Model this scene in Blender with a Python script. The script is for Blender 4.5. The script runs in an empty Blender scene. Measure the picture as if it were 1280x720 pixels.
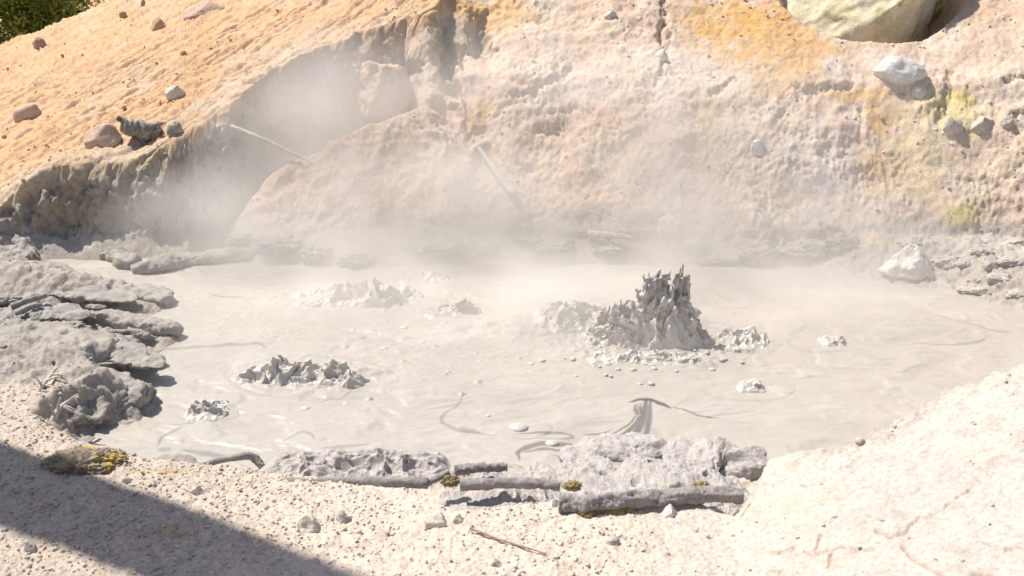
import bpy, bmesh, math, random, time
import numpy as np
from mathutils import Vector, Matrix, Quaternion
T0 = time.time()
scn = bpy.context.scene
COL = scn.collection
rad = math.radians
PI = math.pi
rng = np.random.default_rng(11)
R = random.Random(5)

# ------------------------------------------------------------------ camera maths
CZ, PITCH, FPX = 3.0, rad(18), 1229.0
CP, SP = math.cos(PITCH), math.sin(PITCH)

def ray(px, py):
    u = (px - 640) / FPX; v = (360 - py) / FPX
    return np.array([u, CP + v * SP, -SP + v * CP])

def on_z(px, py, z=0.0):
    d = ray(px, py); t = (z - CZ) / d[2]
    return np.array([d[0] * t, d[1] * t, z])

def at_y(px, py, y):
    d = ray(px, py); t = y / d[1]
    return np.array([d[0] * t, y, CZ + d[2] * t])

def depth(p): return p[1] * CP + (CZ - p[2]) * SP
def mpp(p): return depth(p) / FPX
def to_px(V):
    w = V[:, 1] * CP + (CZ - V[:, 2]) * SP
    up = (V[:, 2] - CZ) * CP + V[:, 1] * SP
    w = np.maximum(w, .05)
    return 640 + FPX * V[:, 0] / w, 360 - FPX * up / w, w

# ------------------------------------------------------------------ noise
_prng = np.random.default_rng(3)
_perm = _prng.permutation(256).astype(np.int32); _perm = np.concatenate([_perm, _perm, _perm])
_g = _prng.normal(size=(256, 3)).astype(np.float32); _g /= np.linalg.norm(_g, axis=1)[:, None]

def pn(x, y, z):
    x = np.asarray(x, np.float32); y = np.asarray(y, np.float32); z = np.asarray(z, np.float32)
    x, y, z = np.broadcast_arrays(x, y, z)
    fx, fy, fz = np.floor(x), np.floor(y), np.floor(z)
    ix, iy, iz = fx.astype(np.int32) & 255, fy.astype(np.int32) & 255, fz.astype(np.int32) & 255
    x = x - fx; y = y - fy; z = z - fz
    def fade(t): return t * t * t * (t * (t * 6 - 15) + 10)
    u, v, w = fade(x), fade(y), fade(z)
    res = 0
    for i in (0, 1):
        a = _perm[ix + i]
        wu = u if i else 1 - u
        for j in (0, 1):
            b = _perm[a + iy + j]
            wv = wu * (v if j else 1 - v)
            for k in (0, 1):
                h = _perm[b + iz + k]
                g = _g[h]
                res = res + wv * (w if k else 1 - w) * (g[..., 0] * (x - i) + g[..., 1] * (y - j) + g[..., 2] * (z - k))
    return res * 1.5

def fbm(P, f, octs=4, gain=.5, off=0.0, mode=0):
    a, s, tot = 1.0, 0.0, 0.0
    for o in range(octs):
        n = pn(P[0] * f + off + 17.3 * o, P[1] * f + off * .7 + 5.1 * o, P[2] * f + off * 1.3 + 9.7 * o)
        if mode == 1: n = 1 - 2 * np.abs(n) - .45       # ridged
        elif mode == 2: n = 2 * np.abs(n) - .45         # billow
        s = s + a * n; tot += a; a *= gain; f *= 2.03
    return s / tot

def sstep(a, b, x):
    t = np.clip((x - a) / (b - a), 0, 1); return t * t * (3 - 2 * t)
def smin(a, b, k):
    h = np.clip(.5 + .5 * (b - a) / k, 0, 1); return b * (1 - h) + a * h - k * h * (1 - h)
def smax(a, b, k): return -smin(-a, -b, k)
def interp(x, xs, ys): return np.interp(x, xs, ys)

# ------------------------------------------------------------------ mesh helpers
def mesh_arrays(name, V, F, col=None, smooth=True):
    V = np.asarray(V, np.float32); F = np.asarray(F, np.int32)
    me = bpy.data.meshes.new(name); n = F.shape[1]
    me.vertices.add(len(V)); me.vertices.foreach_set('co', V.ravel())
    me.loops.add(F.size); me.loops.foreach_set('vertex_index', F.ravel())
    me.polygons.add(len(F)); me.polygons.foreach_set('loop_start', np.arange(0, F.size, n, dtype=np.int32))
    if smooth: me.polygons.foreach_set('use_smooth', np.ones(len(F), bool))
    me.update(calc_edges=True)
    if col is not None:
        a = me.color_attributes.new('Col', 'FLOAT_COLOR', 'POINT')
        c = np.ones((len(V), 4), np.float32); c[:, :3] = col
        a.data.foreach_set('color', c.ravel())
    return me

def link(name, me, mat=None, parent=None, loc=(0, 0, 0)):
    o = bpy.data.objects.new(name, me); COL.objects.link(o)
    if mat and me: me.materials.append(mat)
    if parent: o.parent = parent
    o.location = [float(c) for c in loc]
    return o

def tag(o, label=None, cat=None, group=None, kind=None):
    if label: o['label'] = label
    if cat: o['category'] = cat
    if group: o['group'] = group
    if kind: o['kind'] = kind
    return o

def grid_faces(nr, nc):
    i = np.arange(nr - 1)[:, None] * nc + np.arange(nc - 1)[None, :]
    return np.stack([i, i + 1, i + nc + 1, i + nc], -1).reshape(-1, 4)

_ico = {}
def ico(sub):
    if sub not in _ico:
        bm = bmesh.new(); bmesh.ops.create_icosphere(bm, subdivisions=sub, radius=1)
        V = np.array([v.co[:] for v in bm.verts]); F = np.array([[v.index for v in f.verts] for f in bm.faces])
        bm.free(); _ico[sub] = (V, F)
    V, F = _ico[sub]
    return V.copy(), F

def rotz(V, a):
    c, s = math.cos(a), math.sin(a); W = V.copy()
    W[:, 0] = V[:, 0] * c - V[:, 1] * s; W[:, 1] = V[:, 0] * s + V[:, 1] * c
    return W
def roty(V, a):
    c, s = math.cos(a), math.sin(a); W = V.copy()
    W[:, 0] = V[:, 0] * c + V[:, 2] * s; W[:, 2] = -V[:, 0] * s + V[:, 2] * c
    return W
def rotx(V, a):
    c, s = math.cos(a), math.sin(a); W = V.copy()
    W[:, 1] = V[:, 1] * c - V[:, 2] * s; W[:, 2] = V[:, 1] * s + V[:, 2] * c
    return W

def catmull(P, n=8):
    P = np.asarray(P, float); out = []
    Q = np.vstack([2 * P[0] - P[1], P, 2 * P[-1] - P[-2]])
    for i in range(1, len(Q) - 2):
        for t in np.linspace(0, 1, n, endpoint=False):
            a, b, c, d = Q[i - 1], Q[i], Q[i + 1], Q[i + 2]
            out.append(.5 * (2 * b + (c - a) * t + (2 * a - 5 * b + 4 * c - d) * t * t + (3 * b - a - 3 * c + d) * t ** 3))
    out.append(P[-1]); return np.array(out)

def tube(pts, r0, r1, seg=10, rough=.12, seed=0, knots=True):
    pts = np.asarray(pts, float); n = len(pts)
    tan = np.gradient(pts, axis=0); tan /= np.linalg.norm(tan, axis=1)[:, None] + 1e-9
    ref = np.array([0, 0, 1.0]) if abs(tan[:, 2]).mean() < .8 else np.array([0, 1.0, 0])
    V = []
    for i in range(n):
        a = np.cross(tan[i], ref); a /= np.linalg.norm(a) + 1e-9; b = np.cross(tan[i], a)
        t = i / (n - 1); r = r0 + (r1 - r0) * t
        th = np.linspace(0, 2 * PI, seg, endpoint=False)
        ring = np.cos(th)[:, None] * a + np.sin(th)[:, None] * b
        q = ring * 1.3 + np.array([t * 9 + seed, seed * 1.7, 0])
        rr = r * (1 + rough * .8 * pn(q[:, 0] * 9, q[:, 1] * 7, q[:, 2] * 7) + rough * 2 * pn(q[:, 0], q[:, 1], q[:, 2]) + rough * pn(q[:, 0] * 3, q[:, 1] * 3, q[:, 2] * 3))
        V.append(pts[i] + ring * rr[:, None])
    V = np.vstack(V); F = []
    for i in range(n - 1):
        for k in range(seg):
            a, b = i * seg + k, i * seg + (k + 1) % seg
            F.append((a, b, b + seg)); F.append((a, b + seg, a + seg))
    c0 = len(V); V = np.vstack([V, pts[0], pts[-1]])
    for k in range(seg):
        F.append((c0, (k + 1) % seg, k)); F.append((c0 + 1, (n - 1) * seg + k, (n - 1) * seg + (k + 1) % seg))
    return V, np.array(F)

def join(parts):
    Vs, Fs, o = [], [], 0
    for V, F in parts:
        Vs.append(V); Fs.append(np.asarray(F) + o); o += len(V)
    return np.vstack(Vs), np.vstack(Fs)

# ------------------------------------------------------------------ materials
def mat_new(name, rough=.9, spec=.3):
    m = bpy.data.materials.new(name); m.use_nodes = True
    nt = m.node_tree; b = nt.nodes['Principled BSDF']
    b.inputs['Roughness'].default_value = rough
    b.inputs['Specular IOR Level'].default_value = spec
    return m, nt, b

def noise_node(nt, scale, detail=5, rough=.6, coord='Object', dist=0, vec_scale=None):
    tc = nt.nodes.get('TC') or nt.nodes.new('ShaderNodeTexCoord'); tc.name = 'TC'
    n = nt.nodes.new('ShaderNodeTexNoise')
    n.inputs['Scale'].default_value = scale; n.inputs['Detail'].default_value = detail
    n.inputs['Roughness'].default_value = rough; n.inputs['Distortion'].default_value = dist
    src = tc.outputs[coord]
    if vec_scale:
        mp = nt.nodes.new('ShaderNodeMapping'); mp.inputs['Scale'].default_value = vec_scale
        nt.links.new(src, mp.inputs['Vector']); src = mp.outputs['Vector']
    nt.links.new(src, n.inputs['Vector'])
    return n

def ramp(nt, fac, stops):
    r = nt.nodes.new('ShaderNodeValToRGB'); e = r.color_ramp.elements
    e[0].position, e[1].position = stops[0][0], stops[-1][0]
    for s in stops[1:-1]: e.new(s[0])
    for el, s in zip(sorted(e, key=lambda q: q.position), stops):
        c = s[1]; el.color = (c, c, c, 1) if isinstance(c, (int, float)) else (*c, 1)
    nt.links.new(fac, r.inputs['Fac'])
    return r

def mixrgb(nt, a, b, fac, mode='MIX'):
    m = nt.nodes.new('ShaderNodeMix'); m.data_type = 'RGBA'; m.blend_type = mode
    for s, k in ((fac, 0), (a, 6), (b, 7)):
        if hasattr(s, 'links'): nt.links.new(s, m.inputs[k])
        elif k == 0: m.inputs[0].default_value = s
        else: m.inputs[k].default_value = (*s, 1)
    return m.outputs[2]

def bump(nt, b, heights):
    prev = None
    for h, strength, dist in heights:
        n = nt.nodes.new('ShaderNodeBump'); n.inputs['Strength'].default_value = strength; n.inputs['Distance'].default_value = dist
        nt.links.new(h, n.inputs['Height'])
        if prev: nt.links.new(prev, n.inputs['Normal'])
        prev = n.outputs['Normal']
    nt.links.new(prev, b.inputs['Normal'])

def ground_mat(name):
    m, nt, b = mat_new(name, .95, .15)
    at = nt.nodes.new('ShaderNodeAttribute'); at.attribute_name = 'Col'
    n1 = noise_node(nt, 38, 6, .7); n2 = noise_node(nt, 130, 4, .7); n3 = noise_node(nt, 9, 6, .65)
    r1 = ramp(nt, n1.outputs['Fac'], [(.3, .74), (.5, 1.0), (.7, 1.15)])
    r3 = ramp(nt, n3.outputs['Fac'], [(.3, (.84, .82, .80)), (.5, (1, 1, 1)), (.7, (1.08, 1.06, 1.05))])
    c = mixrgb(nt, at.outputs['Color'], r1.outputs['Color'], 1, 'MULTIPLY')
    c = mixrgb(nt, c, r3.outputs['Color'], 1, 'MULTIPLY')
    nt.links.new(c, b.inputs['Base Color'])
    bump(nt, b, [(n1.outputs['Fac'], .8, .02), (n2.outputs['Fac'], .6, .006)])
    return m

def rock_mat(name, c1, c2, c3=None, scale=6, rough=.9, bs=.5, stain=None, fine=40):
    m, nt, b = mat_new(name, rough, .2)
    n1 = noise_node(nt, scale, 8, .65, dist=.3); n2 = noise_node(nt, fine, 6, .7)
    r = ramp(nt, n1.outputs['Fac'], [(.32, c1), (.5, c2), (.68, c3 or c2)])
    r2 = ramp(nt, n2.outputs['Fac'], [(.3, .72), (.55, 1.02), (.75, 1.12)])
    c = mixrgb(nt, r.outputs['Color'], r2.outputs['Color'], 1, 'MULTIPLY')
    if stain:
        n3 = noise_node(nt, stain[1], 5, .6, dist=.5)
        k = ramp(nt, n3.outputs['Fac'], [(stain[2], 0.0), (stain[2] + .07, 1.0)])
        c = mixrgb(nt, c, stain[0], k.outputs['Color'])
    nt.links.new(c, b.inputs['Base Color'])
    bump(nt, b, [(n1.outputs['Fac'], bs * .7, .05), (n2.outputs['Fac'], bs, .012)])
    return m

def mud_mat(name, wet=.42, tint=(1, 1, 1), attr=False):
    m, nt, b = mat_new(name, wet, .45)
    base = (.47 * tint[0], .44 * tint[1], .40 * tint[2])
    n1 = noise_node(nt, 2.2, 6, .6, dist=1.2); n2 = noise_node(nt, 45, 5, .65); n3 = noise_node(nt, 14, 4, .5)
    if attr:
        at = nt.nodes.new('ShaderNodeAttribute'); at.attribute_name = 'Col'; src = at.outputs['Color']
    else: src = base
    r = ramp(nt, n1.outputs['Fac'], [(.3, .93), (.5, 1.0), (.7, 1.05)])
    c = mixrgb(nt, src, r.outputs['Color'], 1, 'MULTIPLY')
    nt.links.new(c, b.inputs['Base Color'])
    rr = ramp(nt, n3.outputs['Fac'], [(.35, wet - .04), (.65, wet + .2)])
    nt.links.new(rr.outputs['Color'], b.inputs['Roughness'])
    bump(nt, b, [(n3.outputs['Fac'], .12 if attr else .35, .02), (n2.outputs['Fac'], .1 if attr else .25, .004)])
    return m

M = {}
M['ground'] = ground_mat('hill_earth')
M['mud'] = mud_mat('liquid_mud', .38, attr=True)
M['splash'] = mud_mat('wet_thrown_mud', .34)
M['slab'] = rock_mat('drying_mud', (.26, .236, .21), (.335, .305, .275), (.40, .368, .332), 6, .62, .75, fine=55)
M['crust'] = rock_mat('porous_mud_crust', (.47, .43, .40), (.55, .51, .48), (.60, .56, .525), 16, .72, 1.0, stain=((.46, .30, .07), 7, .69), fine=70)
M['sulfur'] = rock_mat('sulfur_crust', (.19, .155, .12), (.31, .255, .19), (.42, .36, .27), 12, .9, 1.0, stain=((.58, .40, .10), 9, .56))
M['sulfur2'] = rock_mat('golden_sulfur_crust', (.27, .22, .15), (.42, .33, .17), (.58, .42, .14), 20, .9, 1.0)
M['bankstone'] = rock_mat('bank_stone', (.45, .375, .31), (.55, .475, .40), (.61, .545, .47), 6, .95, .8)
M['sandrock'] = rock_mat('sand_coloured_rock', (.44, .30, .21), (.56, .41, .31), (.64, .50, .40), 4, .92, .6)
M['redrock'] = rock_mat('reddish_rock', (.38, .22, .14), (.50, .31, .21), (.58, .40, .29), 4, .92, .6)
M['palerock'] = rock_mat('pale_rock', (.48, .42, .36), (.60, .54, .47), (.68, .62, .56), 3, .9, .5)
M['white'] = rock_mat('white_stone', (.54, .515, .48), (.65, .625, .59), (.74, .715, .68), 5, .9, .4)
M['cream'] = rock_mat('cream_boulder_rock', (.52, .44, .26), (.70, .61, .43), (.76, .69, .54), 2.2, .92, .6, stain=((.30, .27, .06), 2.0, .60))
M['grey'] = rock_mat('grey_shore_rock', (.36, .325, .295), (.45, .41, .37), (.51, .47, .43), 6, .9, .7)
M['earth'] = rock_mat('grey_brown_earth', (.26, .22, .18), (.36, .315, .265), (.44, .39, .335), 8, .95, 1.0)
M['drift'] = rock_mat('bleached_wood', (.42, .37, .32), (.52, .47, .41), (.60, .55, .49), 12, .85, .4)
M['wood'] = rock_mat('mud_coated_wood', (.23, .215, .205), (.33, .305, .29), (.40, .375, .355), 16, .8, .7, fine=90)
M['darkwood'] = rock_mat('weathered_grey_wood', (.24, .215, .18), (.38, .345, .30), (.52, .48, .42), 22, .9, 1.0)
M['bark'] = rock_mat('dark_bark', (.05, .035, .025), (.11, .075, .05), (.17, .12, .085), 9, .95, 1.0)
M['twig'] = rock_mat('brown_twig', (.24, .16, .11), (.36, .27, .20), (.5, .42, .35), 20, .85, .4)

# ------------------------------------------------------------------ terrain shape (metres, mud level z = 0)
pool_px = [(235, 592), (150, 577), (108, 556), (120, 545), (185, 520), (192, 500), (150, 478), (185, 464), (190, 447), (222, 424), (160, 410),
           (200, 388), (205, 362), (150, 352), (115, 346), (60, 330), (35, 306), (120, 300), (250, 296), (290, 306), (400, 310), (480, 311),
           (560, 311), (640, 313), (760, 316), (900, 324), (1000, 334), (1060, 346), (1180, 362), (1290, 392), (1400, 432), (1500, 500)]
PP = [on_z(*p)[:2] for p in pool_px] + [np.array(p) for p in ((4.2, 5.6), (2.9, 5.22), (2.4, 5.2), (1.9, 5.05))]
PP += [on_z(*p)[:2] for p in ((945, 592), (820, 577), (640, 582), (560, 590), (480, 592), (330, 590))]
PP = np.array(PP)

def pool_sd(x, y):
    """signed distance to the pool outline, positive outside"""
    best = np.full(x.shape, 1e9); inside = np.zeros(x.shape, bool)
    n = len(PP)
    for i in range(n):
        ax, ay = PP[i]; bx, by = PP[(i + 1) % n]
        ex, ey = bx - ax, by - ay
        t = np.clip(((x - ax) * ex + (y - ay) * ey) / (ex * ex + ey * ey), 0, 1)
        d = (x - ax - t * ex) ** 2 + (y - ay - t * ey) ** 2
        best = np.minimum(best, d)
        c = ((ay > y) != (by > y)) & (x < ex * (y - ay) / (ey if abs(ey) > 1e-9 else 1e-9) + ax)
        inside ^= c
    d = np.sqrt(best)
    return np.where(inside, -d, d)

WX = [-12, -6.5, -5.5, -4.6, -4, -3.55, -3.25, -3.0, -2.6, -1.7, -1.3, -1.0, -.6, 0, 1, 2, 3, 4, 5, 6, 7, 9]
WY = [10.2, 10.3, 10.42, 10.48, 10.5, 10.55, 10.85, 11.6, 12.0, 12.1, 11.95, 11.3, 10.7, 10.4, 10.3, 10.28, 10.25, 10.22, 10.1, 9.8, 9.2, 7.6]
KX = [-12, -5.5, -4.6, -4, -3.4, -3.0, -2.6, -1.5, -1.15, -.8, -.3, 9]
KV = [4.0, 4.5, 3.6, 2.4, 1.7, 3.2, 5, 5, 3.0, 1.5, 1.05, 1.05]

def Uplane(x, y):
    u = -1.30 + .30 * x + .33 * y
    yb = 17.9 + .29 * (x + 8.6)
    u = u - np.minimum(4.0, .75 * .35 * np.logaddexp(0, (y - yb) / .35)) * sstep(0, -4, x)
    u = u + .24 * np.exp(-((x + 5.15) / .55) ** 2 - ((y - 10.8) / .5) ** 2)
    return u

def terrain(x, y):
    sd = pool_sd(x, y)
    # broad wander so that no line stays straight
    wob = .10 * pn(x * .9, y * .9, 3.1) + .05 * pn(x * 2.3, y * 2.3, 7.7)
    basin = np.maximum(-.35, .9 * sd)
    # near bank
    N = .26 + .36 * np.maximum(0, x - 1.1) - .12 * np.maximum(0, x - 3.0) + .35 * np.maximum(0, 2.9 - y) + .02 * np.maximum(0, -x - 1)
    N = N + .10 * np.exp(-(((x - 2.65) / .45) ** 2 + ((y - 4.6) / .45) ** 2))
    w0 = interp(x, [-3.2, -2.2, -1.2, -.6, -.3, 1.2, 1.45, 1.9], [.02, .08, .28, .40, .66, .66, .2, -.02])
    w = .34 - .10 * sstep(1.2, 1.6, x)
    near = np.minimum(N, .05 * sstep(-.02, .25, sd) + N * sstep(0, 1, (sd - w0) / w))
    near = np.where(y < 6.8, near, near * sstep(8.0, 6.8, y))
    # left mud shore
    left = (.02 + .045 * np.maximum(sd, 0)); left = np.minimum(left, .22 + .10 * np.maximum(0, -x - 4.2))
    left = left * sstep(-.02, .12, sd)
    # back bank
    beach = .30 * sstep(-.02, .75, sd)
    yw = interp(x, WX, WY) + wob * .8; k = interp(x, KX, KV)
    s = y - yw
    kink = 1.75 + .10 * pn(x * 1.3, 2.2, .3)
    ks = (kink - .3) / k
    wall_r = np.where(s < ks, .3 + k * s, kink + (.6) * (s - ks))
    wall_l = .22 + k * s
    f = sstep(-1.4, -.5, x)
    wall = wall_l * (1 - f) + wall_r * f
    wall = np.where(s > 0, wall, .25 + s * 1.0)
    U = Uplane(x, y)
    body = smin(wall, U, .10)
    # talus cone in front of the hollow
    zr = interp(x, [-3.6, -3.15, -2.7, -1.75, -1.0, -.5, 0, .5], [-.6, .25, .80, 1.26, 1.46, 1.25, .8, .2])
    yr = interp(x, [-3.6, -3.15, -2.7, -1.75, -1.0, -.5, 0, .5], [10.6, 10.7, 10.9, 11.3, 11.55, 11.5, 11.3, 11.1])
    yy = y + wob * 1.1
    tal = np.minimum(zr - .92 * (yr - yy), zr - 1.4 * (yy - yr))
    body = smax(body, tal, .06)
    # hollow holding the big boulder
    q = np.sqrt(((x - 4.58) / 1.20) ** 2 + ((y - 13.10) / .93) ** 2)
    body = body - .85 * sstep(1.0, .70, q)
    back = np.maximum(beach * sstep(8.2, 9.0, y), body)
    out = np.maximum(np.maximum(near, left), np.where(y > 7.5, back, -1))
    T = np.where(sd < 0, np.where(y > 9, np.maximum(basin, body), basin), out)
    return T

# ---- sheet: a fan of columns, rows spread evenly along each column's profile
NC, NR = 960, 1150
sc = np.concatenate([np.linspace(-11.5, -7.2, 40, endpoint=False), np.linspace(-7.2, 7.2, NC - 80, endpoint=False), np.linspace(7.2, 11.5, 40)])
cs = sc[::6]; cs = np.append(cs, sc[-1])
yf = np.concatenate([np.linspace(-3, 2.4, 60, endpoint=False), np.linspace(2.4, 14.6, 2000, endpoint=False), np.linspace(14.6, 27, 260, endpoint=False), np.linspace(27, 70, 60)])
YY = np.empty((NR, len(cs)))
for j, s in enumerate(cs):
    xf = s * (yf + 4) / 16
    z = terrain(xf, yf)
    ds = np.sqrt(np.diff(xf) ** 2 + np.diff(yf) ** 2 + np.diff(z) ** 2)
    ym = .5 * (yf[1:] + yf[:-1]); zm = .5 * (z[1:] + z[:-1])
    wgt = 1 / np.maximum(1.8, np.sqrt(ym ** 2 + (zm - CZ) ** 2)) ** .8
    wgt = np.where(ym < 2.4, .12, wgt); wgt = np.where(ym > 14.6, wgt * .45, wgt); wgt = np.where(zm < -.12, wgt * .15, wgt)
    a = np.concatenate([[0], np.cumsum(ds * wgt)])
    YY[:, j] = np.interp(np.linspace(0, a[-1], NR), a, yf)
# smooth the row positions across columns, then refine
for _ in range(4):
    YY[:, 1:-1] = .25 * YY[:, :-2] + .5 * YY[:, 1:-1] + .25 * YY[:, 2:]
Y = np.empty((NR, NC)); 
for i in range(NR): Y[i] = np.interp(sc, cs, YY[i])
X = sc[None, :] * (Y + 4) / 16
Z = terrain(X, Y)
SD = pool_sd(X, Y)
print('base', time.time() - T0)
dXr, dYr, dZr = np.gradient(X, axis=0), np.gradient(Y, axis=0), np.gradient(Z, axis=0)
dXc, dYc, dZc = np.gradient(X, axis=1), np.gradient(Y, axis=1), np.gradient(Z, axis=1)
Nx = dYc * dZr - dZc * dYr; Ny = dZc * dXr - dXc * dZr; Nz = dXc * dYr - dYc * dXr
L = np.sqrt(Nx ** 2 + Ny ** 2 + Nz ** 2) + 1e-12
Nx, Ny, Nz = Nx / L, Ny / L, Nz / L
for A in (Nx, Ny, Nz):
    for _ in range(5):
        A[1:-1] = .25 * A[:-2] + .5 * A[1:-1] + .25 * A[2:]
        A[:, 1:-1] = .25 * A[:, :-2] + .5 * A[:, 1:-1] + .25 * A[:, 2:]

# ---- zones
U = Uplane(X, Y)
m_back = sstep(9.6, 10.2, Y)
YW = interp(X, WX, WY)
S = Y - YW
m_upper = sstep(.22, .04, U - Z) * m_back                 # orange hillside above the rim
tz = interp(X, [-3.6, -3.15, -2.7, -1.75, -1.0, -.5, 0, .5], [10.6, 10.7, 10.9, 11.3, 11.55, 11.5, 11.3, 11.1])
m_tal = sstep(-3.2, -2.9, X) * sstep(.3, -.7, X) * sstep(.15, -.1, Y - tz) * sstep(10.1, 10.4, Y)
m_wall = np.clip(m_back - m_upper, 0, 1) * sstep(-.25, .15, S) * (1 - .65 * m_tal)
m_sand = sstep(1.72, 2.0, Z) * sstep(1.2, 2.4, X) * m_back            # smoother slope above the ledge at right
m_near = sstep(.0, .5, SD) * sstep(6.6, 6.0, Y + .3 * sstep(-2.5, -4, X))
m_shore = np.clip(1 - m_near - m_wall - m_upper - m_tal, 0, 1)
P3 = (X, Y, Z)
n_big = fbm(P3, .8, 4)
n_rid = fbm(P3, 2.1, 5, .55, 4, 1)
n_mid = fbm(P3, 5.0, 4, .55, 9)
n_bil = fbm(P3, 7.0, 4, .55, 21, 2)
n_fin = fbm(P3, 22.0, 3, .6, 31)
n_peb = fbm(P3, 34.0, 2, .6, 41, 2)
n_crm = fbm(P3, 10.0, 4, .62, 91, 1) * (.12 + 1.5 * sstep(-.15, .4, fbm(P3, 1.3, 3, .5, 95)))
# fluting on the steep left bank: stretched along z
flu = fbm((X, Y * .6, Z * .35), 3.4, 4, .55, 13, 1)
# rills running down the hillside (fall line .30,.33 in plan)
aa = (X * .33 - Y * .30) / .446; bb = (X * .30 + Y * .33) / .446
rill = fbm((aa * 2.2 + .25 * n_big, bb * .13, np.zeros_like(X)), 2.2, 4, .6, 3, 1)
print('noise', time.time() - T0)
D = np.zeros_like(X)
rough_w = m_wall * (1 - .75 * m_sand)
D += rough_w * (.13 * n_big + .050 * n_rid + .030 * n_mid + .017 * n_fin + .006 * n_bil + .030 * n_crm)
D += m_wall * sstep(-2.9, -3.4, X) * (.10 * flu + .06 * n_mid + .035 * n_bil + .018 * n_fin)
D += m_wall * m_sand * (.03 * n_mid + .012 * n_fin)
D += m_upper * (.05 * n_big - .14 * np.maximum(0, rill - .10) + .006 * n_mid + .005 * n_fin + .001 * n_bil)
lip = m_back * sstep(.30, .0, np.abs(U - Z - .02)) * sstep(-.3, -1.2, X)
D += lip * (.05 * n_rid + .035 * n_mid + .03 * n_bil + .015 * n_fin)
D += m_tal * (.05 * n_big + .085 * n_rid + .04 * n_mid + .014 * n_fin + .006 * n_bil + .02 * n_crm)
D += m_shore * sstep(-.1, .1, SD) * (.05 * n_mid + .05 * n_bil + .06 * n_rid + .012 * n_fin)
gR = sstep(1.6, .4, X)
D += m_near * (.025 * n_big + .008 * n_mid + (.006 + .012 * gR) * n_bil + (.004 + .005 * gR) * n_fin + (.002 + .006 * gR) * n_peb)
rimN = m_near * sstep(.6, .1, SD) * sstep(.8, 1.6, X)
D += rimN * (.05 * n_mid + .03 * n_bil)
nBB = fbm(P3, 3.3, 3, .6, 77)
def groove(pts, wpx, dep, sharp=.35):
    # a crack or a hollow under a ledge, cut into the bank along its own normal
    global D
    W = []
    for p in pts:
        m = np.argmin((BPX - p[0]) ** 2 + (BPY - p[1]) ** 2 + 1e3 * (BD < 8)); W.append(BV[m])
    W = np.array(W); k = mpp(W.mean(0)); w = wpx * k
    lo, hi = W.min(0) - .3, W.max(0) + .3
    m = np.all((BV > lo) & (BV < hi), 1); ii = np.nonzero(m)[0]; q = BV[ii] + .11 * np.stack([n_mid.ravel()[ii], n_fin.ravel()[ii], n_bil.ravel()[ii]], 1)
    bd = np.full(len(ii), 9.0)
    for a, b in zip(W[:-1], W[1:]):
        e = b - a; t = np.clip(((q - a) @ e) / (e @ e + 1e-9), 0, 1); bd = np.minimum(bd, np.linalg.norm(q - a - t[:, None] * e, axis=1))
    bd = bd * (1 + 1.1 * nBB.ravel()[ii])
    D.ravel()[ii] -= .5 * dep * sstep(1.25 * w, w * sharp, bd)
BV = np.stack([(X + Nx * D).ravel(), (Y + Ny * D).ravel(), (Z + Nz * D).ravel()], 1); BPX, BPY, BD = to_px(BV)
for pts, w, dep in [([(832, -8), (832, 25)], 4, .10), ([(830, 28), (827, 40), (832, 55)], 8, .22), ([(832, 55), (834, 72), (828, 90), (816, 106)], 4, .09), ([(640, 121), (665, 113), (690, 101), (712, 85)], 6, .10),
                    ([(688, 141), (715, 137), (742, 135)], 5, .07), ([(674, 161), (690, 167), (702, 160), (706, 150)], 6, .10), ([(1008, 113), (1035, 109), (1062, 109), (1096, 115), (1128, 113)], 6, .11), ([(1000, 108), (998, 124)], 5, .10),
                    ([(1190, 92), (1184, 112), (1180, 132), (1170, 152)], 6, .10), ([(1258, 98), (1285, 94)], 6, .12), ([(1262, 143), (1285, 140)], 5, .08), ([(892, 116), (908, 106), (922, 96)], 5, .07), ([(602, 20), (598, 44), (604, 64)], 11, .34),
                    ([(554, 34), (562, 60), (560, 92)], 10, .30), ([(578, 60), (580, 84)], 6, .2), ([(498, 94), (512, 86), (524, 84)], 7, .2), ([(566, 108), (574, 134), (582, 152)], 8, .24), ([(618, 144), (632, 130), (648, 127)], 5, .09), ([(450, 18), (428, 34), (408, 42)], 3, .05),
                    ([(940, 186), (950, 196)], 5, .06), ([(1080, 140), (1076, 160), (1072, 180)], 5, .06), ([(740, 218), (760, 226)], 5, .05), ([(640, 200), (660, 214)], 5, .06), ([(1040, 292), (1070, 300)], 8, .10), ([(960, 300), (990, 306)], 7, .08),
                    ([(40, 250), (80, 244), (120, 240)], 10, .10), ([(10, 268), (60, 282), (120, 284), (190, 280)], 9, .14), ([(230, 190), (222, 226), (226, 262)], 6, .10), ([(262, 176), (256, 206), (258, 240)], 5, .10), ([(160, 216), (152, 250)], 5, .07), ([(100, 226), (96, 262)], 4, .06)]:
    groove(pts, w, dep)
X2 = X + Nx * D; Y2 = Y + Ny * D; Z2 = Z + Nz * D

GV = np.stack([X2.ravel(), Y2.ravel(), Z2.ravel()], 1)
GPX, GPY, GD = to_px(GV)
def hit(px, py, r=3.0):
    """the visible ground point seen at this pixel of the photograph"""
    while True:
        m = np.nonzero((np.abs(GPX - px) < r) & (np.abs(GPY - py) < r) & (GV[:, 1] > 1))[0]
        if len(m): break
        r *= 1.6
    return GV[m[np.argmin(GD[m])]].copy()

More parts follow.
